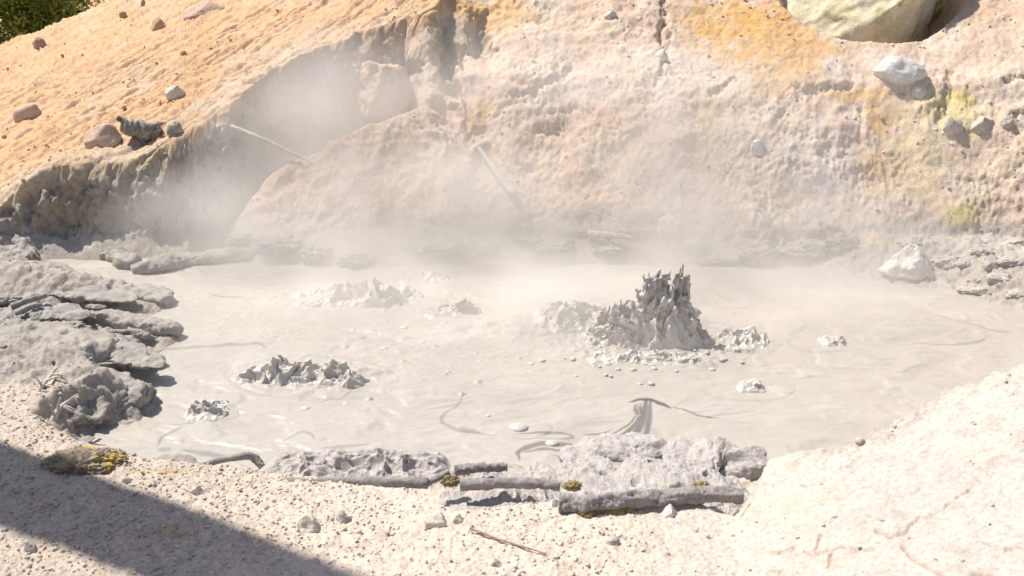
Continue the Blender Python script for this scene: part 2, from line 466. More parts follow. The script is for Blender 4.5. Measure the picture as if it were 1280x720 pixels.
# cracks cut into the crusted pale ground at lower right
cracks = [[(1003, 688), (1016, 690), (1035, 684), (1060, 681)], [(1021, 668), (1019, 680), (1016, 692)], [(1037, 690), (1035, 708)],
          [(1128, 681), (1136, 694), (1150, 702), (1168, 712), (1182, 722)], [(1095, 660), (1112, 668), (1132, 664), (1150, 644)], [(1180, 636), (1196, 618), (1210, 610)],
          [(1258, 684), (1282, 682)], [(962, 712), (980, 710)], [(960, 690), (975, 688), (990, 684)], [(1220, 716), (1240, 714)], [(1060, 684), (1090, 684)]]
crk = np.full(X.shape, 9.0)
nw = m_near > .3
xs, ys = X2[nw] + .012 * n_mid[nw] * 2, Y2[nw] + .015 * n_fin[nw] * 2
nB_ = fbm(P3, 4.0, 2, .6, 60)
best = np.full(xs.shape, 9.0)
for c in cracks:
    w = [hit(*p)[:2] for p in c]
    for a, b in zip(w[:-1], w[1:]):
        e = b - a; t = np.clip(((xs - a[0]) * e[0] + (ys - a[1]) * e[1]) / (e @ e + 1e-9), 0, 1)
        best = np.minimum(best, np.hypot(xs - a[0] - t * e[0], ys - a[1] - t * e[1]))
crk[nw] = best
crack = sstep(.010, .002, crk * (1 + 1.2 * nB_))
Z2 = Z2 - .014 * crack
GV[:, 2] = Z2.ravel()

# ---- colours of the ground itself (albedo)
def L3(*c): return np.array(c, np.float32)
nA = fbm(P3, .55, 4, .55, 50); nB = fbm(P3, 1.7, 5, .6, 60); nC = fbm(P3, 6.0, 4, .6, 70)
C = np.empty(X.shape + (3,), np.float32)
def lay(mask, col):
    global C
    m = np.clip(mask, 0, 1)[..., None]; C = C * (1 - m) + np.asarray(col, np.float32) * m
C[:] = L3(.39, .35, .31)                                                     # grey shore
lay(m_shore * sstep(-.2, .4, nB) * .6, L3(.43, .39, .35))
lay(np.clip(m_wall + m_tal, 0, 1), L3(.62, .475, .37))
lay(m_wall * sstep(-.05, .4, nB), L3(.66, .56, .455))
lay(m_wall * sstep(.05, .45, nA) * .65, L3(.60, .41, .28))
lay(m_wall * sstep(.1, .5, nC) * .45, L3(.66, .58, .50))
lay(m_wall * sstep(.25, .6, n_crm) * .25, L3(.70, .63, .55))
lay(m_wall * sstep(.12, .5, -nC) * .3, L3(.50, .38, .29))
lay(m_tal * .8, L3(.60, .46, .36))
lay(m_upper, L3(.61, .385, .22))
lay(m_upper * sstep(-.05, .35, nB + .5 * nA) * .75, L3(.63, .455, .32))
lay(m_upper * sstep(.0, .35, rill) * .5, L3(.60, .46, .33))
lay(m_upper * sstep(.25, .6, -rill) * .45, L3(.56, .345, .175))
lay(m_upper * sstep(.20, .36, rill) * .7, L3(.42, .27, .16))
lay(m_upper * sstep(.2, .4, -nC) * .2, L3(.46, .29, .17))
# near bank: pinkish gravel, whiter to the right
nearc = L3(.66, .56, .475)
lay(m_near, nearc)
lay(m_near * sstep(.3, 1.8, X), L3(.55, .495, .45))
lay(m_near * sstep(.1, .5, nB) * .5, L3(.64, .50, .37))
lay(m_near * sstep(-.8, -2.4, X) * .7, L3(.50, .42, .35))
lay(m_near * sstep(.25, .55, nC) * .4, L3(.50, .42, .36))
lay(m_near * sstep(.15, .5, -nC) * .35 * sstep(1.5, .3, X), L3(.52, .40, .30))
# left bank face: grey-brown below the orange turf line
gl = sstep(-2.5, -3.3, X) * m_wall
lay(gl, L3(.42, .36, .295))
lay(gl * sstep(.0, .4, nB), L3(.52, .455, .38))
lay(gl * sstep(.05, .4, -nB) * .7, L3(.34, .275, .205))
lay(m_upper * sstep(.55, .0, U - (-1.30 + .30 * X + .33 * np.interp(X, WX, WY))) * sstep(-3.2, -4.2, X) * .7, L3(.52, .46, .37))
# everything close to mud level is coated by mud
mc = sstep(.62, .25, Z2 + .18 * nB) * (1 - m_near) * sstep(9, 9.6, Y)
lay(mc, L3(.42, .38, .34))
lay(mc * sstep(0, .4, nC) * .6, L3(.44, .40, .35))
lay(m_near * sstep(.34, .10, SD + .10 * nB) * sstep(1.5, 1.1, X), L3(.36, .32, .28))

def blob(px, py, rx, ry, col, s=1.0, soft=.7, warp=.55):
    c = hit(px, py); k = mpp(c)
    d = np.sqrt(((X2 - c[0]) / (rx * k)) ** 2 + ((Y2 - c[1]) ** 2 + (Z2 - c[2]) ** 2) / (ry * k * 1.25) ** 2)
    d = d + warp * 1.5 * nB + warp * 1.1 * nC
    lay(sstep(1.0, 1.0 - soft, d) * s, col)

OR, YE, PK, GR, WH, BR = L3(.62, .36, .12), L3(.60, .51, .17), L3(.58, .36, .27), L3(.46, .43, .39), L3(.70, .64, .57), L3(.30, .20, .12)
for b in [(960, 45, 120, 70, OR, .8), (985, 95, 60, 40, OR, .5), (900, 20, 70, 40, OR, .55), (600, 20, 60, 30, OR, .75), (640, 20, 70, 40, L3(.62, .42, .22), .7), (520, 10, 80, 30, L3(.60, .42, .24), .6),
          (1080, 118, 70, 12, OR, .7), (1095, 150, 26, 30, L3(.60, .38, .15), .7), (1190, 140, 55, 40, L3(.60, .52, .26), .7), (1205, 125, 18, 22, YE, .7), (1190, 150, 12, 16, YE, .8),
          (1210, 266, 34, 16, YE, .7), (1150, 190, 60, 60, L3(.58, .49, .28), .5), (1090, 215, 22, 40, L3(.60, .42, .22), .5), (1080, 300, 30, 14, L3(.58, .45, .24), .6), (1130, 300, 30, 10, L3(.55, .46, .22), .5),
          (600, 140, 30, 26, L3(.62, .42, .20), .7), (560, 210, 60, 30, L3(.62, .44, .30), .6), (700, 230, 60, 40, L3(.62, .44, .28), .5), (890, 140, 26, 40, L3(.62, .42, .24), .5),
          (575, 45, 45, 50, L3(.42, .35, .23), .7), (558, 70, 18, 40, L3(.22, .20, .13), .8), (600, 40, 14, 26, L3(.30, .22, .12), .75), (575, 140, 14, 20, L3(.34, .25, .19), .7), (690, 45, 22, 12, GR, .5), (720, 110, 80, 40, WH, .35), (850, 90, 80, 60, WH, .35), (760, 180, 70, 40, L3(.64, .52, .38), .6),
          (1020, 190, 60, 50, L3(.66, .62, .58), .5), (1040, 230, 40, 30, L3(.68, .65, .62), .5), (930, 180, 60, 50, L3(.62, .57, .52), .5), (1250, 100, 40, 50, L3(.56, .45, .36), .6), (1250, 220, 60, 40, L3(.62, .52, .40), .6),
          (100, 35, 60, 10, L3(.64, .48, .34), .5), (60, 95, 90, 10, L3(.66, .52, .38), .6), (300, 70, 60, 14, L3(.62, .45, .34), .6), (255, 120, 14, 6, L3(.50, .24, .18), .7), (246, 132, 26, 9, L3(.56, .48, .42), .8),
          (60, 195, 60, 10, L3(.56, .42, .30), .6), (30, 218, 60, 14, L3(.50, .44, .36), .7), (150, 200, 60, 9, L3(.58, .43, .29), .6),
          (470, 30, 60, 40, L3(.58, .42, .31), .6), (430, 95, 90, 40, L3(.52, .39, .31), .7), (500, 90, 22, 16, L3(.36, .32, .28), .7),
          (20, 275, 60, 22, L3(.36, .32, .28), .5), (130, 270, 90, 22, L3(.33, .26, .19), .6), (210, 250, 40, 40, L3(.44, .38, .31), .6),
          (110, 575, 50, 9, L3(.52, .36, .12), .7), (30, 565, 40, 8, L3(.48, .38, .2), .5), (210, 660, 60, 20, L3(.48, .34, .22), .5), (200, 587, 60, 4, L3(.52, .38, .12), .6),
          (400, 620, 100, 14, L3(.62, .54, .46), .4), (500, 650, 120, 30, L3(.66, .55, .46), .5), (1220, 560, 40, 20, L3(.62, .53, .42), .5), (1240, 500, 20, 8, L3(.60, .49, .32), .6), (1090, 640, 90, 30, L3(.50, .435, .40), .5), (1180, 590, 60, 30, L3(.50, .44, .41), .5), (1010, 660, 60, 20, L3(.52, .44, .37), .5), (840, 690, 120, 30, L3(.55, .48, .42), .5)]:
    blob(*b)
lay(crack * .6, L3(.40, .26, .18))  # brown dirt of the cracks, with the shade inside them painted in
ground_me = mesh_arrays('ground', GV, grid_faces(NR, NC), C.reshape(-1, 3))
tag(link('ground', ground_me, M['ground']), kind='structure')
print('ground', time.time() - T0)

# ------------------------------------------------------------------ the mud surface
MC, MR = 1250, 820
ms = np.linspace(-7.6, 8.0, MC)
my = 1 / np.linspace(1 / 4.35, 1 / 12.2, MR)
MY = np.repeat(my[:, None], MC, 1); MX = ms[None, :] * (MY + 4) / 16
MP = (MX, MY, np.zeros_like(MX))
q1 = fbm(MP, .7, 3, .5, 2); q2 = fbm((MX + .5 * q1, MY * 1.6 + .6 * q1, MP[2]), 1.8, 4, .5, 12); q3 = fbm(MP, 7, 4, .55, 22); q4 = fbm(MP, 22, 3, .6, 32); q5 = fbm((MX + .08 * q3, MY * 1.3 + .08 * q2, MP[2]), 3.6, 4, .5, 42)
H = .016 * q1 + .016 * q2 + .0014 * q3
MCc = np.empty(MX.shape + (3,), np.float32); MCc[:] = L3(.385, .352, .31)
def mlay(mask, col):
    global MCc
    m = np.clip(mask, 0, 1)[..., None]; MCc = MCc * (1 - m) + np.asarray(col, np.float32) * m
mlay(sstep(0, .4, q2) * .5, L3(.42, .392, .355))
mlay(sstep(.1, .45, -q2) * .4, L3(.365, .335, .297))
mb = np.sin(9 * q2 + 5 * q1 + 2.2 * MY + .8 * MX); mb2 = np.sin(21 * q2 + 9 * q1 + 5 * MY)
mlay(sstep(.2, 1, mb) * .40, L3(.405, .375, .335)); mlay(sstep(.3, 1, -mb) * .35, L3(.36, .33, .292)); mlay(sstep(.75, 1, mb2) * sstep(-.1, .3, q1) * .35, L3(.31, .285, .255))
H += .0035 * mb + .0012 * mb2
def local(px, py, rx, ry):
    c = on_z(px, py); k = mpp(c); kk = depth(c) ** 2 / (FPX * CZ)         # metres per pixel across and along the view on the flat
    return np.hypot((MX - c[0]) / (rx * k), (MY - c[1]) / (ry * kk))
# churned rough mud round each boil
for px, py, rx, ry, A in [(810, 425, 165, 44, .05), (740, 395, 90, 40, .04), (640, 395, 170, 30, .022), (460, 368, 140, 26, .05), (380, 470, 120, 34, .035), (565, 388, 55, 18, .03),
                          (525, 345, 60, 16, .03), (940, 425, 60, 22, .028), (600, 440, 260, 55, .012), (440, 420, 200, 36, .012), (330, 400, 120, 40, .010), (260, 512, 45, 20, .02), (940, 482, 30, 9, .018), (1042, 425, 16, 10, .03), (650, 535, 30, 10, .004)]:
    d = local(px, py, rx, ry) + .25 * q3
    e = sstep(1.0, .3, d)
    H += e * A * (1.5 * np.abs(q5) + .55 * np.abs(q3) + .18 * q4)
    mlay(e * sstep(.05, .5, -.7 * q4 - .8 * q5) * .35 * min(1, A / .02), L3(.34, .305, .27))
# long smooth swells on the right
H += .006 * np.sin(MY * 9 + 3 * q1 + .8 * MX) * sstep(.5, 2.5, MX)
# film lines pulled out by the flow
def stroke(pts, w, col, s=1.0, groove=.0, taper=True):
    P = catmull([on_z(*p)[:2] for p in pts], 8)
    k = mpp(np.array([*P.mean(0), 0])); wm = w * k
    lo, hi = P.min(0) - 4 * wm - .05, P.max(0) + 4 * wm + .05
    r0, r1 = np.searchsorted(my, lo[1]), np.searchsorted(my, hi[1])
    if r1 <= r0: return
    sub = (slice(r0, r1), slice(None)); x, y = MX[sub] + .012 * q3[sub], MY[sub] + .03 * q3[sub]
    bd = np.full(x.shape, 9.0); n = len(P)
    for i, (a, b) in enumerate(zip(P[:-1], P[1:])):
        e = b - a; t = np.clip(((x - a[0]) * e[0] + (y - a[1]) * e[1]) / (e @ e + 1e-9), 0, 1)
        f = (i + .5) / n; ww = wm * (max(.12, math.sin(PI * f) ** .6) if taper else 1)
        dx, dy = x - a[0] - t * e[0], (y - a[1] - t * e[1]) / 1.7
        bd = np.minimum(bd, np.hypot(dx, dy) / ww)
    m = sstep(1.3, .45, bd)
    c = MCc[sub]; mm = (m * s)[..., None]; MCc[sub] = c * (1 - mm) + col * mm
    H[sub] -= groove * m
DK, DK2 = L3(.075, .072, .068), L3(.14, .13, .12)
stroke([(786, 504), (800, 500), (814, 500), (828, 505), (838, 510)], 3.6, DK, .9, .001)
stroke([(836, 508), (856, 513), (880, 522), (902, 523)], 1.6, DK2, .8)
stroke([(808, 497), (806, 512), (800, 532), (786, 548), (750, 564)], 5.5, DK, .75, .001)
stroke([(813, 498), (812, 520), (808, 540), (800, 552)], 4.0, DK, .7)
stroke([(800, 504), (801, 518), (792, 532), (774, 546), (748, 556), (700, 562)], 3.2, DK2, .9)
stroke([(797, 504), (798, 514), (786, 530), (760, 544), (738, 552)], 1.6, DK2, .8)
stroke([(794, 506), (795, 514), (797, 520)], 3.2, DK2, .8)
stroke([(766, 536), (752, 540), (730, 542)], 1.6, DK2, .7)
stroke([(728, 556), (706, 556), (680, 555), (660, 560), (648, 566), (650, 576)], 4.2, DK2, .8, .001)
stroke([(730, 562), (704, 564), (680, 562), (656, 566)], 3.0, DK2, .7)
stroke([(640, 545), (670, 541), (705, 541), (716, 546), (700, 549)], 2.2, DK2, .65)
stroke([(640, 550), (680, 548), (712, 550)], 1.1, DK2, .5)
stroke([(770, 545), (740, 560), (715, 568), (690, 570)], 1.5, DK2, .6)
for pts, w, s in [([(580, 488), (574, 505), (556, 518), (552, 528), (568, 536), (590, 540), (620, 546)], 1.5, .55), ([(575, 535), (588, 538), (600, 541)], 2.2, .5), ([(398, 505), (412, 499), (428, 498), (440, 488)], 1.6, .5),
                  ([(196, 558), (204, 545), (216, 540), (228, 534)], 1.8, .7), ([(200, 560), (210, 562)], 2.0, .6), ([(210, 530), (226, 530), (240, 528), (256, 522)], 1.3, .6), ([(225, 562), (255, 566), (280, 570), (300, 566)], 2.2, .6),
                  ([(150, 447), (200, 438), (250, 434), (320, 430), (332, 434)], 1.8, .55), ([(200, 440), (235, 446), (262, 452)], 1.2, .4), ([(350, 555), (366, 546), (378, 541), (390, 545), (396, 552)], 1.3, .5), ([(400, 562), (430, 560), (462, 556)], 1.6, .5),
                  ([(1160, 390), (1185, 398), (1215, 406), (1240, 414), (1262, 416)], 1.6, .5), ([(1140, 428), (1180, 431), (1220, 428), (1232, 422)], 1.6, .5), ([(1236, 430), (1270, 440), (1300, 452)], 1.2, .4), ([(1200, 382), (1215, 378), (1225, 382)], 1.4, .4),
                  ([(1120, 468), (1136, 460), (1145, 452), (1143, 440)], 1.2, .3), ([(1010, 512), (1030, 510)], 1.0, .3), ([(1005, 555), (1040, 550), (1048, 551)], 1.0, .3), ([(260, 366), (280, 371), (304, 371)], 1.4, .55), ([(236, 548), (250, 546), (270, 532)], 1.1, .4),
                  ([(650, 470), (690, 480), (720, 478)], 1.1, .25), ([(860, 470), (900, 474), (960, 470), (1010, 474)], 1.2, .25), ([(900, 455), (960, 460), (1020, 455), (1090, 460)], 1.2, .22), ([(700, 500), (730, 505), (760, 500)], 1.0, .3),
                  ([(300, 400), (340, 408), (380, 404), (430, 410)], 1.4, .3), ([(470, 420), (520, 430), (580, 424)], 1.4, .3), ([(240, 470), (262, 478), (280, 470)], 1.4, .35), ([(520, 470), (540, 480), (560, 478)], 1.1, .3), ([(460, 500), (500, 512), (540, 505)], 1.0, .25)]:
    if s > .42: stroke(pts, w * 1.8, DK2, s * .8, .0008)
# broad pale flow bands
for i in range(26):
    px, py = R.uniform(250, 1250), R.uniform(380, 565); l = R.uniform(40, 150); b = R.uniform(-6, 6)
    stroke([(px, py), (px + l * .4, py + b), (px + l, py + R.uniform(-8, 8))], R.uniform(2, 6), R.choice([L3(.42, .392, .355), L3(.355, .327, .292)]), .5, .0006)
for px, py, rr in [(380, 474, 1.15), (380, 476, 1.5), (820, 436, 1.3), (800, 440, 1.75), (568, 394, 1.6), (648, 536, 1.8), (262, 516, 1.6), (450, 374, 1.3), (940, 430, 1.7), (1040, 428, 2.2), (938, 486, 2.4)]:
    a0 = R.uniform(0, 6); rx = {380: 80, 820: 95, 800: 95, 450: 85}.get(px, 24) * rr; ry = rx * .26
    stroke([(px + rx * math.cos(a0 + q), py + ry * math.sin(a0 + q)) for q in np.linspace(0, R.uniform(1.6, 3.4), 7)], 2.6, DK2, .16, .003)
# low domes lifted by gas
for i in range(70):
    c = R.choice([(560, 440, 300, 60), (430, 470, 180, 60), (820, 440, 160, 30), (640, 400, 280, 30)])
    px, py = c[0] + R.gauss(0, .45) * c[2], c[1] + R.gauss(0, .45) * c[3]
    if not (240 < px < 1200 and 340 < py < 560): continue
    p = on_z(px, py); r = R.uniform(.010, .032); d = np.hypot(MX - p[0], (MY - p[1])) / r
    H += .45 * r * np.sqrt(np.clip(1 - d * d, 0, 1))
# flat apron near the wet lip
MV = np.stack([MX.ravel(), MY.ravel(), H.ravel()], 1)
mud_me = mesh_arrays('mud_pool', MV, grid_faces(MR, MC), MCc.reshape(-1, 3))
tag(link('mud_pool', mud_me, M['mud']), kind='structure')
print('mud', time.time() - T0)

# ------------------------------------------------------------------ lumps: rocks, slabs, clods
def lump_mesh(name, dims, seed, sub=4, power=2.0, amp=.16, freq=1.3, fine=.05, cuts=0, undercut=0.0, terrace=0.0, pits=0.0, ridge=0.0, planes=(), rz=0.0, tilt=0.0, roll=0.0, cone=0.0):
    V, F = ico(sub)
    rs = np.random.default_rng(seed)
    if power != 2:
        k = (np.abs(V) ** power).sum(1) ** (1 / power); V = V / k[:, None]
    for _ in range(cuts):
        n = rs.normal(size=3); n[2] = abs(n[2]) * .8; n /= np.linalg.norm(n); d = rs.uniform(.55, .85)
        s = V @ n - d; V = V - np.clip(s, 0, None)[:, None] * n * .92
    for (n, d) in planes:
        n = np.array(n, float); n /= np.linalg.norm(n); V = V - np.clip(V @ n - d, 0, None)[:, None] * n * .95
    o = rs.uniform(0, 90, 3)
    asp = np.array([max(dims[0] / dims[1], 1) ** .6, max(dims[1] / dims[0], 1) ** .6, 1.0])
    Q = V * freq * asp + o
    n = fbm((Q[:, 0], Q[:, 1], Q[:, 2]), 1, 4, .5)
    Nn = V / np.linalg.norm(V, axis=1)[:, None]
    f = fbm((Q[:, 0], Q[:, 1], Q[:, 2]), 4, 3, .6, 7)
    r = 1 + amp * 2 * n + fine * f * 2
    if ridge: r = r + ridge * fbm((Q[:, 0], Q[:, 1], Q[:, 2]), 2.0, 4, .55, 17, 1)
    if pits: r = r - pits * sstep(.12, .42, fbm((Q[:, 0], Q[:, 1], Q[:, 2]), 3.6, 3, .6, 27)) - pits * .5 * sstep(.1, .4, fbm((Q[:, 0], Q[:, 1], Q[:, 2]), 9, 2, .6, 37))
    V = V * r[:, None]
    if undercut:
        low = np.clip(-V[:, 2] + .15, 0, 1); V[:, :2] *= (1 - undercut * low)[:, None]
    if terrace:
        z = V[:, 2] * 3.2; V[:, 2] = (1 - terrace) * V[:, 2] + terrace * (np.floor(z) + sstep(.25, .75, z - np.floor(z))) / 3.2
    if cone: V[:, :2] *= (1 - cone * np.clip(V[:, 2], -.6, 1))[:, None]
    V = V * (np.array(dims) / 2)
    V = rotz(rotx(roty(V, tilt), roll), rz)
    return mesh_arrays(name, V, F)

SEED = [100]
def lump(name, label, cat, box, mat, group=None, dp=.75, sink=.25, base=None, h=None, parent=None, push=0.0, **kw):
    """a lump whose picture fills box; base: 'mud' rests on the mud, else on the ground"""
    x0, y0, x1, y1 = box; cx, cy = (x0 + x1) / 2, (y0 + y1) / 2
    foot = y1 - (y1 - y0) * .28
    c = on_z(cx, foot, .01) if base == 'mud' else hit(cx, foot)
    k = mpp(c); w = (x1 - x0) * k; hh = h if h else (y1 - y0) * k * 1.05
    SEED[0] += 1
    me = lump_mesh(name, (w, w * dp, hh * 1.25), SEED[0], **kw)
    o = link(name, me, M[mat], parent)
    o.location = (c[0], c[1] + w * dp * .12 + push, c[2] + hh * (.36 - sink))
    if label: tag(o, label, cat, group)
    return o

# boulders and stones on the slopes
c = np.array([4.66, 13.5, 0])
bm_ = lump_mesh('boulder', (2.5, 1.6, 1.9), 7, sub=6, power=2.8, amp=.07, freq=1.1, fine=.02, cuts=2, ridge=.09, planes=[((-.62, -.55, .55), .60), ((.8, -.45, -.25), .50), ((.35, -.8, -.45), .60), ((-.1, -.6, -.8), .62)])
tag(link('boulder', bm_, M['cream'], loc=(4.70, 13.22, 2.36)), 'huge cream yellow boulder sunk in a hollow at the top of the bank', 'boulder')
lump('stone', 'smooth white stone lying just below the huge cream boulder', 'stone', (1090, 62, 1158, 104), 'white', sink=.2, h=.30, sub=5, cuts=7, amp=.10, fine=.015, tilt=.35, dp=.9)
lump('stone', 'white fan shaped stone at the foot of the bank on the right shore', 'stone', (1112, 312, 1166, 348), 'white', sink=.06, cuts=5, amp=.16, dp=.7, ridge=.16, fine=.08, cone=.6, sub=5)
lump('rock', 'flat pinkish rock beside the grey stump on the orange slope', 'rock', (103, 160, 146, 186), 'sandrock', sink=.15, cuts=5, amp=.07, fine=.02, tilt=-.35, dp=.8, power=3)
lump('rock', 'small pale rock alone on the orange slope above the grey stump', 'rock', (209, 106, 233, 123), 'palerock', sink=.15, cuts=5, amp=.08, fine=.02, tilt=-.3, power=3)
lump('rock', 'angular reddish rock below the long pale slab near the top edge', 'rock', (189, 22, 209, 36), 'redrock', sink=.2, cuts=6, amp=.08, power=3)
lump('rock', 'long flat pale slab of rock at the top of the orange slope', 'rock', (228, -2, 284, 17), 'sandrock', sink=.35, cuts=3, amp=.06, tilt=-.35, dp=.6, power=3)
lump('boulder', 'rounded reddish boulder on the crest beside the green bush', 'boulder', (78, -12, 110, 14), 'redrock', sink=.15, cuts=2, amp=.07, fine=.02)
lump('rock', 'small red rock on the crest in front of the green bush', 'rock', (34, 26, 54, 39), 'redrock', sink=.2, cuts=3, amp=.1)
lump('rock', 'flat pale slab flush with the orange slope near the left edge', 'rock', (14, 126, 52, 147), 'sandrock', sink=.45, cuts=3, amp=.06, tilt=-.3, power=3)
for b, lab in [((39, 46, 55, 58), 'brown clod of earth on the slope just below the small red crest rock'), ((149, 13, 159, 22), 'tiny brown clod near the top edge right of the round reddish boulder'), ((224, 61, 233, 68), 'tiny brown clod in the middle of the orange slope'),
               ((231, 13, 243, 21), 'small brown clod at the lower end of the long pale slab'), ((174, -1, 181, 8), 'tiny upright red stone at the very top edge')]:
    lump('clod', lab, 'clod', b, 'redrock', 'clods of earth on the orange slope', sink=.2, amp=.2, fine=.1, sub=3)
lump('rock', 'square topped block jutting from the steamy hollow wall', 'rock', (438, 82, 516, 136), 'sandrock', sink=.25, cuts=5, amp=.14, power=3, dp=.9, ridge=.10, sub=5)
lump('stone', 'grey stone set in the bank left of the small yellow rimmed stone', 'stone', (1213, 138, 1243, 162), 'bankstone', sink=.34, cuts=7, amp=.14, fine=.05, dp=.7, power=2.6, tilt=-.25, terrace=.25)
lump('stone', 'small yellow rimmed stone in the bank at the right edge', 'stone', (1246, 144, 1264, 158), 'bankstone', sink=.34, cuts=7, amp=.14, fine=.05, dp=.7, power=2.6, tilt=-.25, terrace=.25)
lump('stone', 'pale rounded stone in the yellow sulfur patch', 'stone', (1178, 140, 1204, 164), 'bankstone', sink=.34, cuts=7, amp=.14, fine=.05, dp=.7, power=2.6, tilt=-.25, terrace=.25)
lump('stone', 'small stone with a dark shadow on the bank near the top centre', 'stone', (753, 11, 769, 24), 'palerock', sink=.2, cuts=4, amp=.1)
lump('stone', 'small white stone midway up the bank right of the fountain', 'stone', (934, 176, 956, 194), 'white', sink=.34, cuts=7, amp=.14, fine=.05, dp=.7, power=2.6, tilt=-.25, terrace=.25)
lump('stone', 'grey knobbly stone under the white stone below the boulder', 'stone', (1140, 104, 1158, 120), 'bankstone', sink=.3, amp=.14)
lump('stone', 'pale lump of stone at the foot of the upright stake', 'stone', (815, 268, 852, 292), 'bankstone', sink=.34, cuts=2, amp=.24, ridge=.16, fine=.1)
lump('stone', 'pale stone beside the crack high on the bank', 'stone', (820, 60, 838, 74), 'palerock', sink=.3, cuts=4, amp=.1)
lump('rock', 'dark lichened knob at the lip of the left bank', 'rock', (211, 152, 231, 170), 'darkwood', sink=.2, amp=.2, fine=.1)

# knobs of caked earth standing out of the left bank
for b, lab in [((252, 180, 286, 222), 'knob of caked earth under the bleached root'), ((268, 224, 300, 262), 'grey knob of caked earth low on the left bank'), ((240, 232, 268, 275), 'lumpy grey knob at the foot of the left bank'),
               ((206, 190, 246, 230), 'broad knob of caked earth under the dark lichened knob'), ((282, 175, 306, 206), 'small pale knob beside the start of the bleached root'), ((196, 236, 236, 272), 'dull brown knob in the shade of the left bank')]:
    lump('earth_knob', lab, 'earth knob', b, 'earth', 'knobs of earth on the left bank', sink=.36, amp=.26, fine=.12, ridge=.2, dp=.4, sub=5, push=.12)

# grey rocks along the right shore
gr = 'grey rocks along the right shore'
for i, (cx, cy, w, hh) in enumerate([(1188, 320, 34, 20), (1230, 308, 36, 14), (1264, 320, 34, 16), (1246, 344, 38, 14), (1272, 362, 34, 12), (1085, 352, 44, 14), (1218, 358, 40, 10),
                                     (1140, 296, 36, 12), (1270, 298, 34, 14), (1205, 326, 22, 12), (1050, 346, 40, 16), (985, 338, 50, 14), (1235, 326, 24, 12)]):
    lump('shore_rock', 'weathered grey rock caked with mud on the right shore', 'rock', (cx - w / 2, cy - hh / 2, cx + w / 2, cy + hh / 2), 'grey', gr, sink=.46, cuts=5, amp=.26, fine=.1, sub=5, power=2.6, terrace=.15, ridge=.14, h=hh * .0050)

# lumps of mud along the far shore
fl = 'mud lumps along the far shore'
for cx, cy, w, hh in [(448, 318, 46, 20), (395, 312, 40, 22), (345, 300, 60, 26), (560, 304, 50, 16), (610, 306, 40, 14), (520, 306, 36, 12), (690, 304, 50, 16), (760, 308, 40, 12), (900, 318, 60, 18), (950, 310, 56, 30), (1010, 306, 60, 26), (870, 300, 44, 20), (1050, 300, 40, 24), (660, 295, 40, 14), (300, 298, 40, 22)]:
    lump('mud_lump', 'soft grey lump of mud on the steamy far shore', 'mud lump', (cx - w / 2, cy - hh / 2, cx + w / 2, cy + hh / 2), 'slab', fl, sink=.40, amp=.26, fine=.09, ridge=.2, sub=5, h=hh * .0072, terrace=.4)

